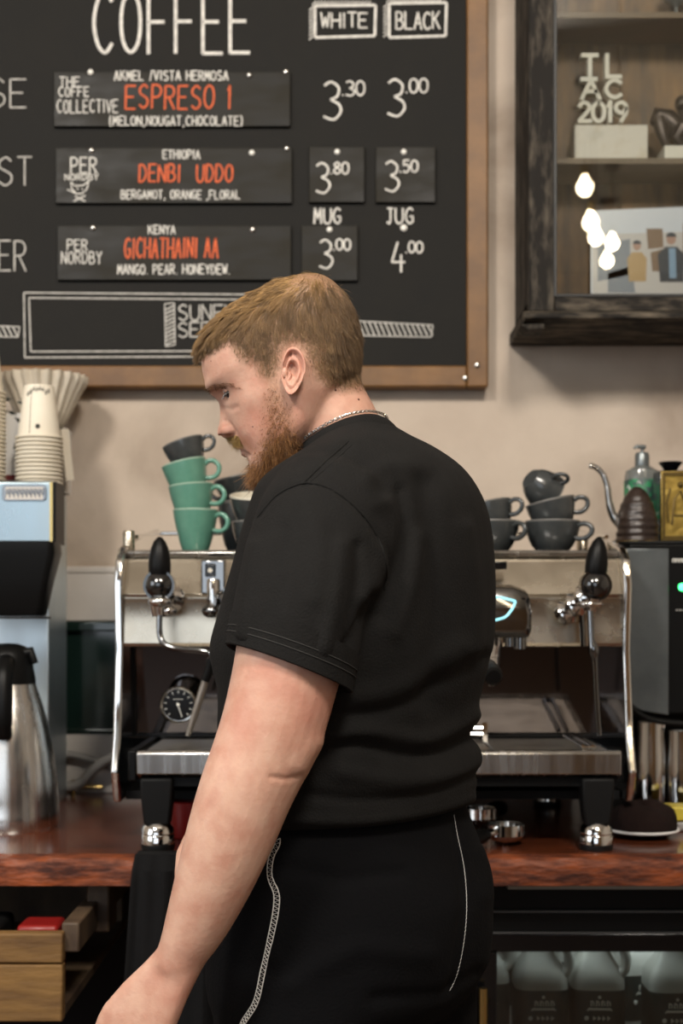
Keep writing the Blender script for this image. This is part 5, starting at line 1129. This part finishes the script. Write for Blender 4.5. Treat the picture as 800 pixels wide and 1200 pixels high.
body_bvh = BVHTree.FromPolygons([Vector(v) for v in V], Fb)
def cast(bvh, px, py):
    o_ = Vector((0, 0, HC)); d_ = (P(px, py, 1)-o_).normalized(); h = bvh.ray_cast(o_, d_)
    return (h[0], h[1]) if h[0] is not None else (None, None)
for px, py, r in ((393, 457, 1.6), (420, 468, 1.5), (384, 512.5, 1.7), (388, 498, 1.1), (378, 501, 1.0), (247, 423, .9), (296, 500, .9)):
    h, n_ = cast(body_bvh, px, py)
    if h is not None: pm_.sphere(h-n_*.0004, r*.001, 10, 6)
n1 = n0+len(Ve); Fm = [tuple(i+n1 for i in f) for f in pm_.f]
allV = [tuple(v) for v in V]+[tuple(v) for v in Ve]+[tuple(v) for v in pm_.v]
man = thing('person', 'man in a black t-shirt and black trousers, seen from behind, looking down to the left', 'person', (P(412, 1120, 1.6).x, 1.6, 0))
org = np.array(man.location)
bme = bpy.data.meshes.new('body'); bme.from_pydata([tuple(np.array(v)-org) for v in allV], [], Fb+Fe+Fm); bme.update()
bme.polygons.foreach_set('use_smooth', [True]*len(bme.polygons))
bme.polygons.foreach_set('material_index', [0]*(len(Fb)+len(Fe))+[1]*len(Fm))
ca = bme.color_attributes.new('tint', 'FLOAT_COLOR', 'POINT'); col = np.zeros((len(allV), 4)); col[:, 3] = 1
nz = rng.random(n0)
col[:n0, 0] = R_h; col[:n0, 1] = G_b; col[:n0, 2] = np.clip(red, 0, 1); col[n0:n1, 2] = .42
nl = len(E.v); col[n0+nl:n1, 2] = .15
ca.data.foreach_set('color', col.ravel())
def skin_mat():
    m = bpy.data.materials.new('skin'); m.use_nodes = True; nt = m.node_tree; b = nt.nodes['Principled BSDF']; L = nt.links.new
    at = nd(nt, 'ShaderNodeAttribute', attribute_name='tint'); sp = nd(nt, 'ShaderNodeSeparateColor'); L(at.outputs['Color'], sp.inputs[0])
    tc = nd(nt, 'ShaderNodeTexCoord'); n1_ = nd(nt, 'ShaderNodeTexNoise'); n1_.inputs['Scale'].default_value = 38; n1_.inputs['Detail'].default_value = 5; L(tc.outputs['Object'], n1_.inputs['Vector'])
    def mix(fac, a, c):
        x = nd(nt, 'ShaderNodeMix', data_type='RGBA'); L(fac, x.inputs[0])
        if isinstance(a, tuple): x.inputs[6].default_value = (*a, 1)
        else: L(a, x.inputs[6])
        x.inputs[7].default_value = (*c, 1); return x.outputs[2]
    mr = nd(nt, 'ShaderNodeMapRange'); mr.inputs[1].default_value = .38; mr.inputs[2].default_value = .68; L(n1_.outputs[0], mr.inputs[0])
    c = mix(mr.outputs[0], (.60, .37, .275), (.51, .265, .19))
    mm = nd(nt, 'ShaderNodeMath', operation='MULTIPLY'); mm.inputs[1].default_value = .75; L(sp.outputs[2], mm.inputs[0]); c = mix(mm.outputs[0], c, (.50, .20, .145))
    n2 = nd(nt, 'ShaderNodeTexNoise'); n2.inputs['Scale'].default_value = 420; n2.inputs['Detail'].default_value = 2; L(tc.outputs['Object'], n2.inputs['Vector'])
    m2 = nd(nt, 'ShaderNodeMapRange'); m2.inputs[1].default_value = .3; m2.inputs[2].default_value = .6; m2.inputs[3].default_value = .55; m2.inputs[4].default_value = 1; L(n2.outputs[0], m2.inputs[0])
    for ch, cc, k in ((0, (.17, .095, .04), .90), (1, (.26, .115, .042), .66)):
        q = nd(nt, 'ShaderNodeMath', operation='MULTIPLY'); L(sp.outputs[ch], q.inputs[0]); L(m2.outputs[0], q.inputs[1]); q2 = nd(nt, 'ShaderNodeMath', operation='MULTIPLY'); q2.inputs[1].default_value = k; L(q.outputs[0], q2.inputs[0]); c = mix(q2.outputs[0], c, cc)
    L(c, b.inputs['Base Color']); b.inputs['Roughness'].default_value = .48; b.inputs['Specular IOR Level'].default_value = .35
    b.inputs['Subsurface Weight'].default_value = .12; b.inputs['Subsurface Radius'].default_value = (1, .35, .2); b.inputs['Subsurface Scale'].default_value = .005
    n3 = nd(nt, 'ShaderNodeTexNoise'); n3.inputs['Scale'].default_value = 260; n3.inputs['Detail'].default_value = 4; L(tc.outputs['Object'], n3.inputs['Vector'])
    bp = nd(nt, 'ShaderNodeBump'); bp.inputs['Strength'].default_value = .2; bp.inputs['Distance'].default_value = .002; L(n3.outputs[0], bp.inputs['Height']); L(bp.outputs[0], b.inputs['Normal'])
    return m
m_skin = skin_mat(); m_mole = M('mole', (.13, .05, .03), .5)
bme.materials.append(m_skin); bme.materials.append(m_mole)
body = bpy.data.objects.new('body', bme); C.objects.link(body); body.parent = man
# eyes
m_eyew = M('eye_white', (.085, .07, .06), .3, spec=.25); m_iris = M('eye_iris', (.012, .011, .010), .15)
for sd in (1, -1):
    b = MB(); c = hp(65.5, 31.5*sd, 7.0); b.sphere(c, .0126, 28, 18)
    gz = (HA*cos(radians(20))-HU*sin(radians(20))+HS*(sd*.22)).normalized(); R_ = []; e1_ = HS; e2_ = gz.cross(HS)
    for ra in (0.0001, .0025, .0050, .0072): R_.append([c+gz*sqrt(.01285**2-ra**2)+e1_*ra*cos(2*pi*j/20)+e2_*ra*sin(2*pi*j/20) for j in range(20)])
    b.loft(R_, True, False, mi=1)
    obj('eye', b, [m_eyew, m_iris], man)
    b = MB(); pts = [hp(65.5+13.7*cos(radians(-8))*cos(radians(z)), (31.5+13.7*cos(radians(-8))*sin(radians(z)))*sd, 7+13.7*sin(radians(-8))) for z in np.linspace(-60, 80, 16)]
    b.tube(pts, .0006, 6)
    for p in pts[1::1]: b.tube([p, p+HA*.004-HU*.0035+HS*(.0015*sd)], [.0003, .0001], 4)
    obj('eyelashes', b, m_brown, man)
# ------------------------------------------------------------------ trousers and shoes
T_ = MB(); T_.loft([ring_of(r) for r in PRd])
for sd in (1, -1): limb(leg_rows(sd), T_, depthv, 1.04)
tm = remesh(T_, .0055, 10); Vt = vget(tm); Nt = nget(tm); Qt = proj(Vt)
vis = (Nt[:, 1] < .25)
for poly, w_, amp in (([(330, 1015), (400, 1030), (470, 1022)], 9, -.003), ([(340, 1150), (420, 1110), (500, 1120)], 14, .004), ([(330, 1010), (318, 1060), (320, 1120)], 10, .003), ([(535, 975), (546, 1060), (530, 1160)], 7, -.004), ([(565, 1000), (574, 1022), (570, 1050)], 9, .003), ([(440, 1170), (520, 1165), (560, 1140)], 8, -.004)):
    Vt = fold(Vt, Nt, Qt, poly, w_, amp, vis)
vset(tm, Vt)
m_trouser = M('trouser_cotton', (.0026, .0026, .0032), .95, bump=.25, bscale=300, spec=.12)
m_shirt = M('shirt_cotton', (.0054, .0050, .0047), .88, col2=(.0068, .0064, .0060), nscale=30, bump=.3, bscale=420, spec=.22)
def from_mesh(name, me, mat, parent):
    Vx = vget(me)-np.array(wloc(parent)); vset(me, Vx); me.materials.clear(); me.materials.append(mat); me.name = name
    me.polygons.foreach_set('use_smooth', [True]*len(me.polygons)); o = bpy.data.objects.new(name, me); C.objects.link(o); o.parent = parent; return o
t_bvh = BVHTree.FromPolygons([Vector(v) for v in Vt], [tuple(p.vertices) for p in tm.polygons])
trousers = from_mesh('trousers', tm, m_trouser, man)
def on_surface(bvh, poly, n=6, lift=.0008):
    out = []
    for p in smooth_path([Vector((a, b, 0)) for a, b in poly], n):
        h, nn = cast(bvh, p.x, p.y)
        if h is not None: out.append((h+nn*lift, nn))
    return out
m_stitch = M('white_stitch', (.62, .61, .58), .8)
def stitch(name, bvh, poly, half, step, parent, mat, rails=True, r=.0006, zig=True):
    S0 = on_surface(bvh, poly, 10); b = MB()
    if len(S0) < 3: return
    pts = [s[0] for s in S0]; Ls = np.concatenate([[0], np.cumsum([(pts[i+1]-pts[i]).length for i in range(len(pts)-1)])]); N_ = int(Ls[-1]/step); zz = []; ra, rb2 = [], []
    for k in range(N_):
        x = (k+.5)*step; i = min(int(np.searchsorted(Ls, x))-1, len(pts)-2); i = max(i, 0); t = (x-Ls[i])/max(Ls[i+1]-Ls[i], 1e-9); p = pts[i].lerp(pts[i+1], t); tg = (pts[i+1]-pts[i]).normalized(); sd = tg.cross(S0[i][1]).normalized()
        zz.append(p+sd*(half if k % 2 else -half)); ra.append(p+sd*half); rb2.append(p-sd*half)
    if zig: b.tube(zz, r, 5)
    if rails: b.tube(ra, r, 5); b.tube(rb2, r, 5)
    obj(name, b, mat, parent, fix=False)
stitch('overlock_stitching', t_bvh, [(325.5, 982), (325, 990), (318, 1006), (316.5, 1027), (324, 1048), (322.5, 1072), (316.5, 1102), (309, 1135), (300, 1174), (285, 1199), (278, 1220)], .0030, .0021, trousers, m_stitch)
stitch('overlock_stitching', t_bvh, [(531, 954), (535, 978), (543, 1017), (546, 1060), (543, 1102), (535, 1141), (525, 1163)], .0006, .0022, trousers, m_stitch, r=.00036, rails=False)
wb_ = MB()
for dz in (.0, -.009, -.018): pass
for sd in (1, -1):
    an = leg_rows(sd)[-1][0]; b = MB()
    b.loft([[an+fv*(q*ln_+.048)+lv*(s*wd_)+up*(zz-an.z) for q, s in sell(2.3, 32)] for ln_, wd_, zz in ((.142, .047, .026), (.140, .047, .045), (.122, .044, .068), (.085, .040, .092), (.06, .046, .118))])
    sh = obj('shoe', b, m_blkm, man); b = MB()
    b.loft([[an+fv*(q*ln_+.048)+lv*(s*wd_)+up*(zz-an.z) for q, s in sell(2.3, 32)] for ln_, wd_, zz in ((.142, .047, .0005), (.147, .050, .004), (.147, .050, .024), (.143, .047, .027))]); obj('sole', b, m_rubber, sh)
# ------------------------------------------------------------------ t-shirt
S = MB(); S.loft([ring_of(r) for r in TRd])
sl = [(p, a*(1.0+k), b*(1.0+k)) for (p, a, b), k in zip(ARM[:22], np.interp(np.arange(22), [0, 6, 12, 18, 21], [.02, .08, .17, .22, .25]))]
# the sleeve ends on a slanted hem: cut by a plane from (270,768) to (407,799) in the side view
hem_c = P(338, 779, 1.395)
SLV = [(392, 590, 1.478, .066, .066), (378, 618, 1.452, .072, .070), (368, 655, 1.43, .0725, .069), (356, 700, 1.41, .0705, .0675), (347, 738, 1.398, .0690, .065), (339, 778, 1.392, .0680, .0625)]
sr = lrows(SLV, 6); pts = [r[0] for r in sr]; R_ = []; m = len(sr); nn = 40
for i, (p, ra, rb_) in enumerate(sr):
    t = (pts[min(i+1, m-1)]-pts[max(i-1, 0)]).normalized()
    f_ = max(0, (i/(m-1)-.35)/.65); tilt = radians(10)*f_
    a = t.cross(depthv).normalized(); b = a.cross(t).normalized(); a = a if a.x > 0 else -a
    t2 = t if t.z < 0 else -t
    a2 = a*cos(tilt)+t2*sin(tilt)
    R_.append([p+a2*(ra*cos(2*pi*j/nn))+b*(rb_*sin(2*pi*j/nn)) for j in range(nn)])
last = R_[-1]; c0 = sum(last, Vector())/nn; axis = (sr[-1][0]-sr[-6][0]).normalized()
R_.append([p+(c0-p)*.02+axis*.003 for p in last]); R_.append([p+(c0-p)*.07+axis*.001 for p in last]); R_.append([p+(c0-p)*.085-axis*.03 for p in last])
HEM = R_[-9:-3]; S.loft(R_); S.sphere(P(380, 600, 1.47), .066)
sr2 = [(p, a*1.0+.007, b*1.0+.007) for p, a, b in RARM[:9]]; limb(sr2, S, depthv); S.sphere(sR+lv*.02, .062)
sm_ = remesh(S, .0042, 8); Vs = vget(sm_); Ns = nget(sm_); Qs = proj(Vs)
blend = np.exp(-(seg_dist(Qs, [(300, 605), (330, 575), (362, 566), (400, 580), (432, 610), (450, 650), (448, 690)])/26)**2)*(Ns[:, 1] < .5)
Vs = smooth_verts(Vs, sm_, blend*.9, 14); vset(sm_, Vs); Ns = nget(sm_)
visS = (Ns[:, 1] < .35)*1.0
FOLDS = [([(430, 700), (446, 660), (456, 620), (452, 590)], 10, .004), ([(446, 720), (464, 670), (476, 620), (470, 575)], 9, -.0035), ([(462, 740), (484, 680), (494, 630)], 11, .003),
  ([(392, 790), (418, 745), (436, 700)], 7, -.005), ([(372, 880), (420, 872), (470, 884), (520, 880), (562, 858)], 8, -.0045), ([(380, 862), (440, 858), (500, 866), (556, 838)], 10, .004),
  ([(400, 905), (470, 915), (540, 905), (566, 880)], 12, .004), ([(352, 930), (420, 938), (500, 930), (560, 905)], 7, -.003), ([(360, 800), (420, 815), (480, 800), (540, 760)], 14, .003), ([(400, 840), (460, 830), (520, 800), (566, 770)], 9, -.003),
  ([(500, 560), (508, 640), (512, 740), (505, 820)], 16, -.005), ([(545, 620), (556, 690), (556, 760)], 12, .003), ([(340, 960), (420, 962), (500, 952), (555, 935)], 6, .003),
  ([(300, 640), (292, 690), (285, 745)], 9, .003), ([(330, 620), (320, 690), (310, 750)], 10, -.0025), ([(400, 640), (392, 700), (380, 760)], 10, .003), ([(420, 640), (418, 690), (404, 760)], 7, -.003), ([(360, 590), (376, 640), (370, 700)], 14, .002),
  ([(430, 560), (460, 545), (500, 552)], 10, .002), ([(390, 545), (420, 560), (440, 590)], 10, .0025)]
for poly, w_, amp in FOLDS: Vs = fold(Vs, Ns, Qs, [(p.x, p.y) for p in smooth_path([Vector((a, b, 0)) for a, b in poly], 5)], w_, amp*1.5, visS)
# seams pressed into the cloth
for poly in ([(302, 606), (322, 582), (345, 569), (364, 566), (388, 573), (412, 590), (433, 613), (447, 640), (453, 668)], [(408, 517), (380, 542), (354, 567)], [(411, 521), (383, 546), (359, 568)]):
    Vs = fold(Vs, Ns, Qs, [(p.x, p.y) for p in smooth_path([Vector((a, b, 0)) for a, b in poly], 5)], 2.6, -.0022, visS)
Vs = fold(Vs, Ns, Qs, [(360, 574), (386, 580), (408, 597), (427, 618), (441, 645), (447, 672)], 4.5, .0012, visS)
vset(sm_, Vs); s_bvh = BVHTree.FromPolygons([Vector(v) for v in Vs], [tuple(p.vertices) for p in sm_.polygons])
shirt = from_mesh('t_shirt', sm_, m_shirt, man)
m_sst = M('dark_stitch', (.030, .029, .027), .9)
hb = []
for i, ring in enumerate(HEM):
    c_ = sum(ring, Vector())/nn; hb.append([p+(p-c_).normalized()*.0016 for p in ring])
c_ = sum(hb[-1], Vector())/nn; ax_ = (sr[-1][0]-sr[-4][0]).normalized()
hb.append([p+ax_*.0042 for p in hb[-1]]); hb.append([p+(c_-p)*.03+ax_*.0052 for p in hb[-2]]); hb.append([p+(c_-p)*.055+ax_*.003 for p in hb[-3]]); hb.append([p+(c_-p)*.06-ax_*.02 for p in hb[-4]])
hem_ = obj('sleeve_hem', MB().loft(hb, False, False), m_shirt, shirt)
sb_ = MB()
for i in (2, 3):
    c_ = sum(hb[i], Vector())/nn; sb_.tube([p+(p-c_).normalized()*.0004 for p in hb[i]], .0005, 6, closed=True)
obj('hem_stitching', sb_, m_sst, shirt)
for nm, poly, rr_ in (('sleeve_seam', [(302, 606), (322, 582), (345, 569), (364, 566), (388, 573), (412, 590), (433, 613), (447, 640), (453, 668), (450, 690)], .0016), ('shoulder_seam', [(408, 517), (380, 542), (354, 567)], .0013), ('shoulder_seam', [(412, 521), (385, 546), (360, 567)], .0010)):
    S0 = on_surface(s_bvh, poly, 10, lift=-.0004); obj(nm, MB().tube([q[0] for q in S0], rr_, 8, flat=None), m_shirt, shirt, fix=False)
# ribbed collar round the neck
cr_ = ring_of(TR[0]); n_ = len(cr_); cc = sum(cr_, Vector())/n_; tt = radians(TR[0][3]); axn = (up*cos(tt)+fv*sin(tt)).normalized()
R_ = []
for off, dz in ((.0020, -.012), (.0035, -.006), (.0030, .002), (.0012, .006), (-.0012, .006), (-.0022, .001), (-.0022, -.012)):
    R_.append([p+(p-cc).normalized()*(off-dz*.35)+axn*dz for p in cr_])
col_ = obj('collar', MB().loft([[R_[i][j] for i in range(len(R_))] for j in list(range(n_))+[0]], False, False), m_shirt, shirt)
# silver chain resting on the collar
ch = MB(); path = smooth_path([p*1.0+(p-cc).normalized()*.0005+axn*.0085 for p in cr_], 8, True); Lp = [0]
for i in range(len(path)): Lp.append(Lp[-1]+(path[(i+1) % len(path)]-path[i]).length)
step = .0033; k = 0; x = 0
while x < Lp[-1]:
    i = min(int(np.searchsorted(Lp, x, side='right'))-1, len(path)-1); p = path[i].lerp(path[(i+1) % len(path)], (x-Lp[i])/max(Lp[i+1]-Lp[i], 1e-9)); tg = (path[(i+1) % len(path)]-path[i]).normalized(); rad_ = (p-cc).normalized()
    sd = axn if k % 2 else rad_; sd = (sd-tg*sd.dot(tg)).normalized()
    ch.tube([p+tg*(.0025*cos(q))+sd*(.0015*sin(q)) for q in [2*pi*j/10 for j in range(10)]], .00055, 6, closed=True); x += step; k += 1
m_silver = M('silver', (.80, .79, .76), .18, metal=1); obj('necklace', ch, m_silver, man, fix=False)
# ------------------------------------------------------------------ hair, beard, brows: tapered strands rooted in the scalp
def strands(name, roots, dirs, lens, rad, cols, parent, bend, nseg=4, ns=3):
    n = len(roots); d = dirs/np.linalg.norm(dirs, axis=1)[:, None]
    ref = np.where(np.abs(d[:, 2:3]) < .9, np.array([[0, 0, 1.]]), np.array([[1., 0, 0]])); s1 = np.cross(d, ref); s1 /= np.linalg.norm(s1, axis=1)[:, None]; s2 = np.cross(d, s1)
    Vv = np.zeros((n, nseg+1, ns, 3))
    for k in range(nseg+1):
        t = k/nseg; c = roots+d*(lens*t)[:, None]+bend*(lens*t*t)[:, None]; r = rad*(1-.8*t)
        for j in range(ns): Vv[:, k, j] = c+s1*(r*cos(2*pi*j/ns))[:, None]+s2*(r*sin(2*pi*j/ns))[:, None]
    base = np.arange(n)[:, None, None]*((nseg+1)*ns); kk = np.arange(nseg)[None, :, None]*ns; jj = np.arange(ns)[None, None, :]; j2 = (jj+1) % ns
    Fq = np.stack([base+kk+jj, base+kk+j2, base+kk+ns+j2, base+kk+ns+jj], -1).reshape(-1, 4)
    m_ = bpy.data.meshes.new(name); VV = Vv.reshape(-1, 3)-np.array(wloc(parent)); m_.vertices.add(len(VV)); m_.vertices.foreach_set('co', VV.ravel())
    m_.loops.add(Fq.size); m_.loops.foreach_set('vertex_index', Fq.ravel().astype(np.int32)); m_.polygons.add(len(Fq)); m_.polygons.foreach_set('loop_start', np.arange(0, Fq.size, 4, dtype=np.int32)); m_.update(calc_edges=True)
    m_.polygons.foreach_set('use_smooth', [True]*len(Fq))
    ca_ = m_.color_attributes.new('strand', 'FLOAT_COLOR', 'POINT'); cc_ = np.concatenate([np.repeat(cols, (nseg+1)*ns, 0), np.ones((len(VV), 1))], 1); ca_.data.foreach_set('color', cc_.ravel())
    m_.materials.append(m_hair); o = bpy.data.objects.new(name, m_); C.objects.link(o); o.parent = parent; return o
m_hair = bpy.data.materials.new('hair'); m_hair.use_nodes = True; _nt = m_hair.node_tree; _a = nd(_nt, 'ShaderNodeAttribute', attribute_name='strand'); _nt.links.new(_a.outputs['Color'], _nt.nodes['Principled BSDF'].inputs['Base Color']); _nt.nodes['Principled BSDF'].inputs['Roughness'].default_value = .42; _nt.nodes['Principled BSDF'].inputs['Specular IOR Level'].default_value = .4
tri = np.array([f[:3] for f in Fb]+[(f[0], f[2], f[3]) for f in Fb if len(f) == 4]); ctr = V[tri].mean(1); relc = (ctr-OA)*1000
keep = (relc @ np.array(HU) > -112) & (np.linalg.norm(relc, axis=1) < 190); tri = tri[keep]
ar = np.linalg.norm(np.cross(V[tri[:, 1]]-V[tri[:, 0]], V[tri[:, 2]]-V[tri[:, 0]]), axis=1)/2
def sample(n, dens=None):
    ii = rng.choice(len(tri), n, p=ar/ar.sum()); r1, r2 = np.sqrt(rng.random(n)), rng.random(n); w0, w1, w2 = 1-r1, r1*(1-r2), r1*r2; T3 = tri[ii]
    p = V[T3[:, 0]]*w0[:, None]+V[T3[:, 1]]*w1[:, None]+V[T3[:, 2]]*w2[:, None]; N2 = Nn[T3[:, 0]]; rl = (p-OA)*1000
    a, s, u = rl @ np.array(HA), rl @ np.array(HS), rl @ np.array(HU); return p, N2, a, s, u, near_view(a, s, u)
aA, aS, aU = np.array(HA), np.array(HS), np.array(HU)
p, N2, a, s, u, im = sample(110000)
edge = seg_dist(im, HAIR[1:17]); low = np.clip((52-u)/30, 0, 1)
ok = in_poly(im+rng.normal(0, 2.6, im.shape), HAIR) & (u > -72) & ~((np.abs(s) > 60) & (im[:, 0] < 330) & (im[:, 1] > 440)) & (rng.random(len(p)) < 1-low*(1-np.clip(.22+edge/34, 0, 1))*.8)
p, N2, a, s, u, im, edge = [x[ok] for x in (p, N2, a, s, u, im, edge)]
top = np.clip((u-46)/30, 0, 1); n = len(p); front = np.clip((a-30)/45, 0, 1); fade = np.clip(edge/34, .12, 1)
L0 = (.0016+.0085*fade)*(1-top)+top*(.015+.007*front)*np.clip(edge/14, .5, 1); L0 *= rng.uniform(.75, 1.12, n)
d = N2*(.30+.10*(1-top))[:, None]+aA*(.95*top+.34*(1-top))[:, None]-aU*(.22*front*top+.70*(1-top))[:, None]+rng.normal(0, .16, (n, 3))
crown = np.clip((-a-40)/30, 0, 1)*top; d += -aA*(.50*crown)[:, None]-aU*(.45*crown)[:, None]+rng.normal(0, 1, (n, 3))*(.10*crown)[:, None]
d /= np.linalg.norm(d, axis=1)[:, None]
# strands gather into small tufts
nc = 900; cidx = rng.choice(n, nc, replace=False); near_c = np.zeros(n, int)
for i in range(0, n, 4000): near_c[i:i+4000] = np.argmin(((p[i:i+4000, None, :]-p[cidx][None])**2).sum(-1), 1)
ck = cidx[near_c]; tip = p[ck]+d[ck]*L0[ck][:, None]*1.05; dd_ = tip-p; dl = np.linalg.norm(dd_, axis=1)[:, None]; kk_ = (.50*top+.28*(1-top))[:, None]
d = d*(1-kk_)+dd_/np.maximum(dl, 1e-6)*kk_
bend = -aU*.26-N2*.10
tuft = rng.random(nc)[near_c]; tone = np.clip(.5*rng.random(n)+.5*tuft, 0, 1)[:, None]
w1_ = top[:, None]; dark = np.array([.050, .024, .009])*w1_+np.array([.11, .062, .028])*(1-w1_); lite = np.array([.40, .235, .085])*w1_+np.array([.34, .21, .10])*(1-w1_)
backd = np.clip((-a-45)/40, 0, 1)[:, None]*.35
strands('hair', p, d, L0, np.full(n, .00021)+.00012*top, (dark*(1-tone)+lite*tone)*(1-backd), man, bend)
p, N2, a, s, u, im = sample(190000)
ok = in_poly(im+rng.normal(0, 4.0, im.shape), BEARD) & (a > -22) & (np.abs(s) < 90)
dn = np.clip((-u-62)/24, 0, 1)*np.clip((a-8)/25, 0, 1); patchy = np.sin(im[:, 0]*.33)*np.sin(im[:, 1]*.27+1)+.5*np.sin(im[:, 0]*.7+im[:, 1]*.5)
ok &= rng.random(len(p)) < np.clip(.52+.60*dn+.25*patchy-.35*np.clip((480-im[:, 1])/30, 0, 1), .08, 1)*np.clip(.35+seg_dist(im, BEARD+[BEARD[0]])/14, 0, 1)
mo = in_poly(im, MOU) & (a > 68) & (np.abs(s) < 30); okm = ok | mo
p, N2, a, s, u, im, dn, mo = [x[okm] for x in (p, N2, a, s, u, im, dn, mo)]; n = len(p)
L0 = (.0024+.0004*np.clip((im[:, 1]-470)/50, 0, 4)+.0098*dn)*rng.uniform(.5, 1.15, n); L0 = np.where(mo, .0062*rng.uniform(.7, 1.1, n), L0)
d = N2*.50-aU*.62+aA*.25+aA*(.10*dn)[:, None]+rng.normal(0, .42, (n, 3)); d = np.where(mo[:, None], N2*.55-aU*.75+np.sign(s)[:, None]*aS*.35+rng.normal(0, .12, (n, 3)), d)
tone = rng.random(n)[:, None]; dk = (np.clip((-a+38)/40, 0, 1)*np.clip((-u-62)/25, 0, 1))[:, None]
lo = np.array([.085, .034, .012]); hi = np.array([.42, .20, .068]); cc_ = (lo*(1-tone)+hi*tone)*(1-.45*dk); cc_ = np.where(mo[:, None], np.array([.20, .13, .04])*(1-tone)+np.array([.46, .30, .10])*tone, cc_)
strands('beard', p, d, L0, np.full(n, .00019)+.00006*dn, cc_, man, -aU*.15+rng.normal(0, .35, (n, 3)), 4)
p, N2, a, s, u, im = sample(48000)
ok = (a > 50) & in_poly(im, [(241, 457), (249, 451.5), (262, 448.5), (274, 449.5), (285, 457), (272, 455), (258, 455.5), (246, 460)]); p, N2, s = p[ok], N2[ok], s[ok]; n = len(p)
tone = rng.random(n)[:, None]
strands('eyebrows', p, N2*.35+np.sign(s)[:, None]*aS*.8+aU*.12+rng.normal(0, .12, (n, 3)), np.full(n, .0065), np.full(n, .00024), np.array([.09, .052, .026])*(1-tone)+np.array([.27, .165, .085])*tone, man, np.zeros((n, 3)))
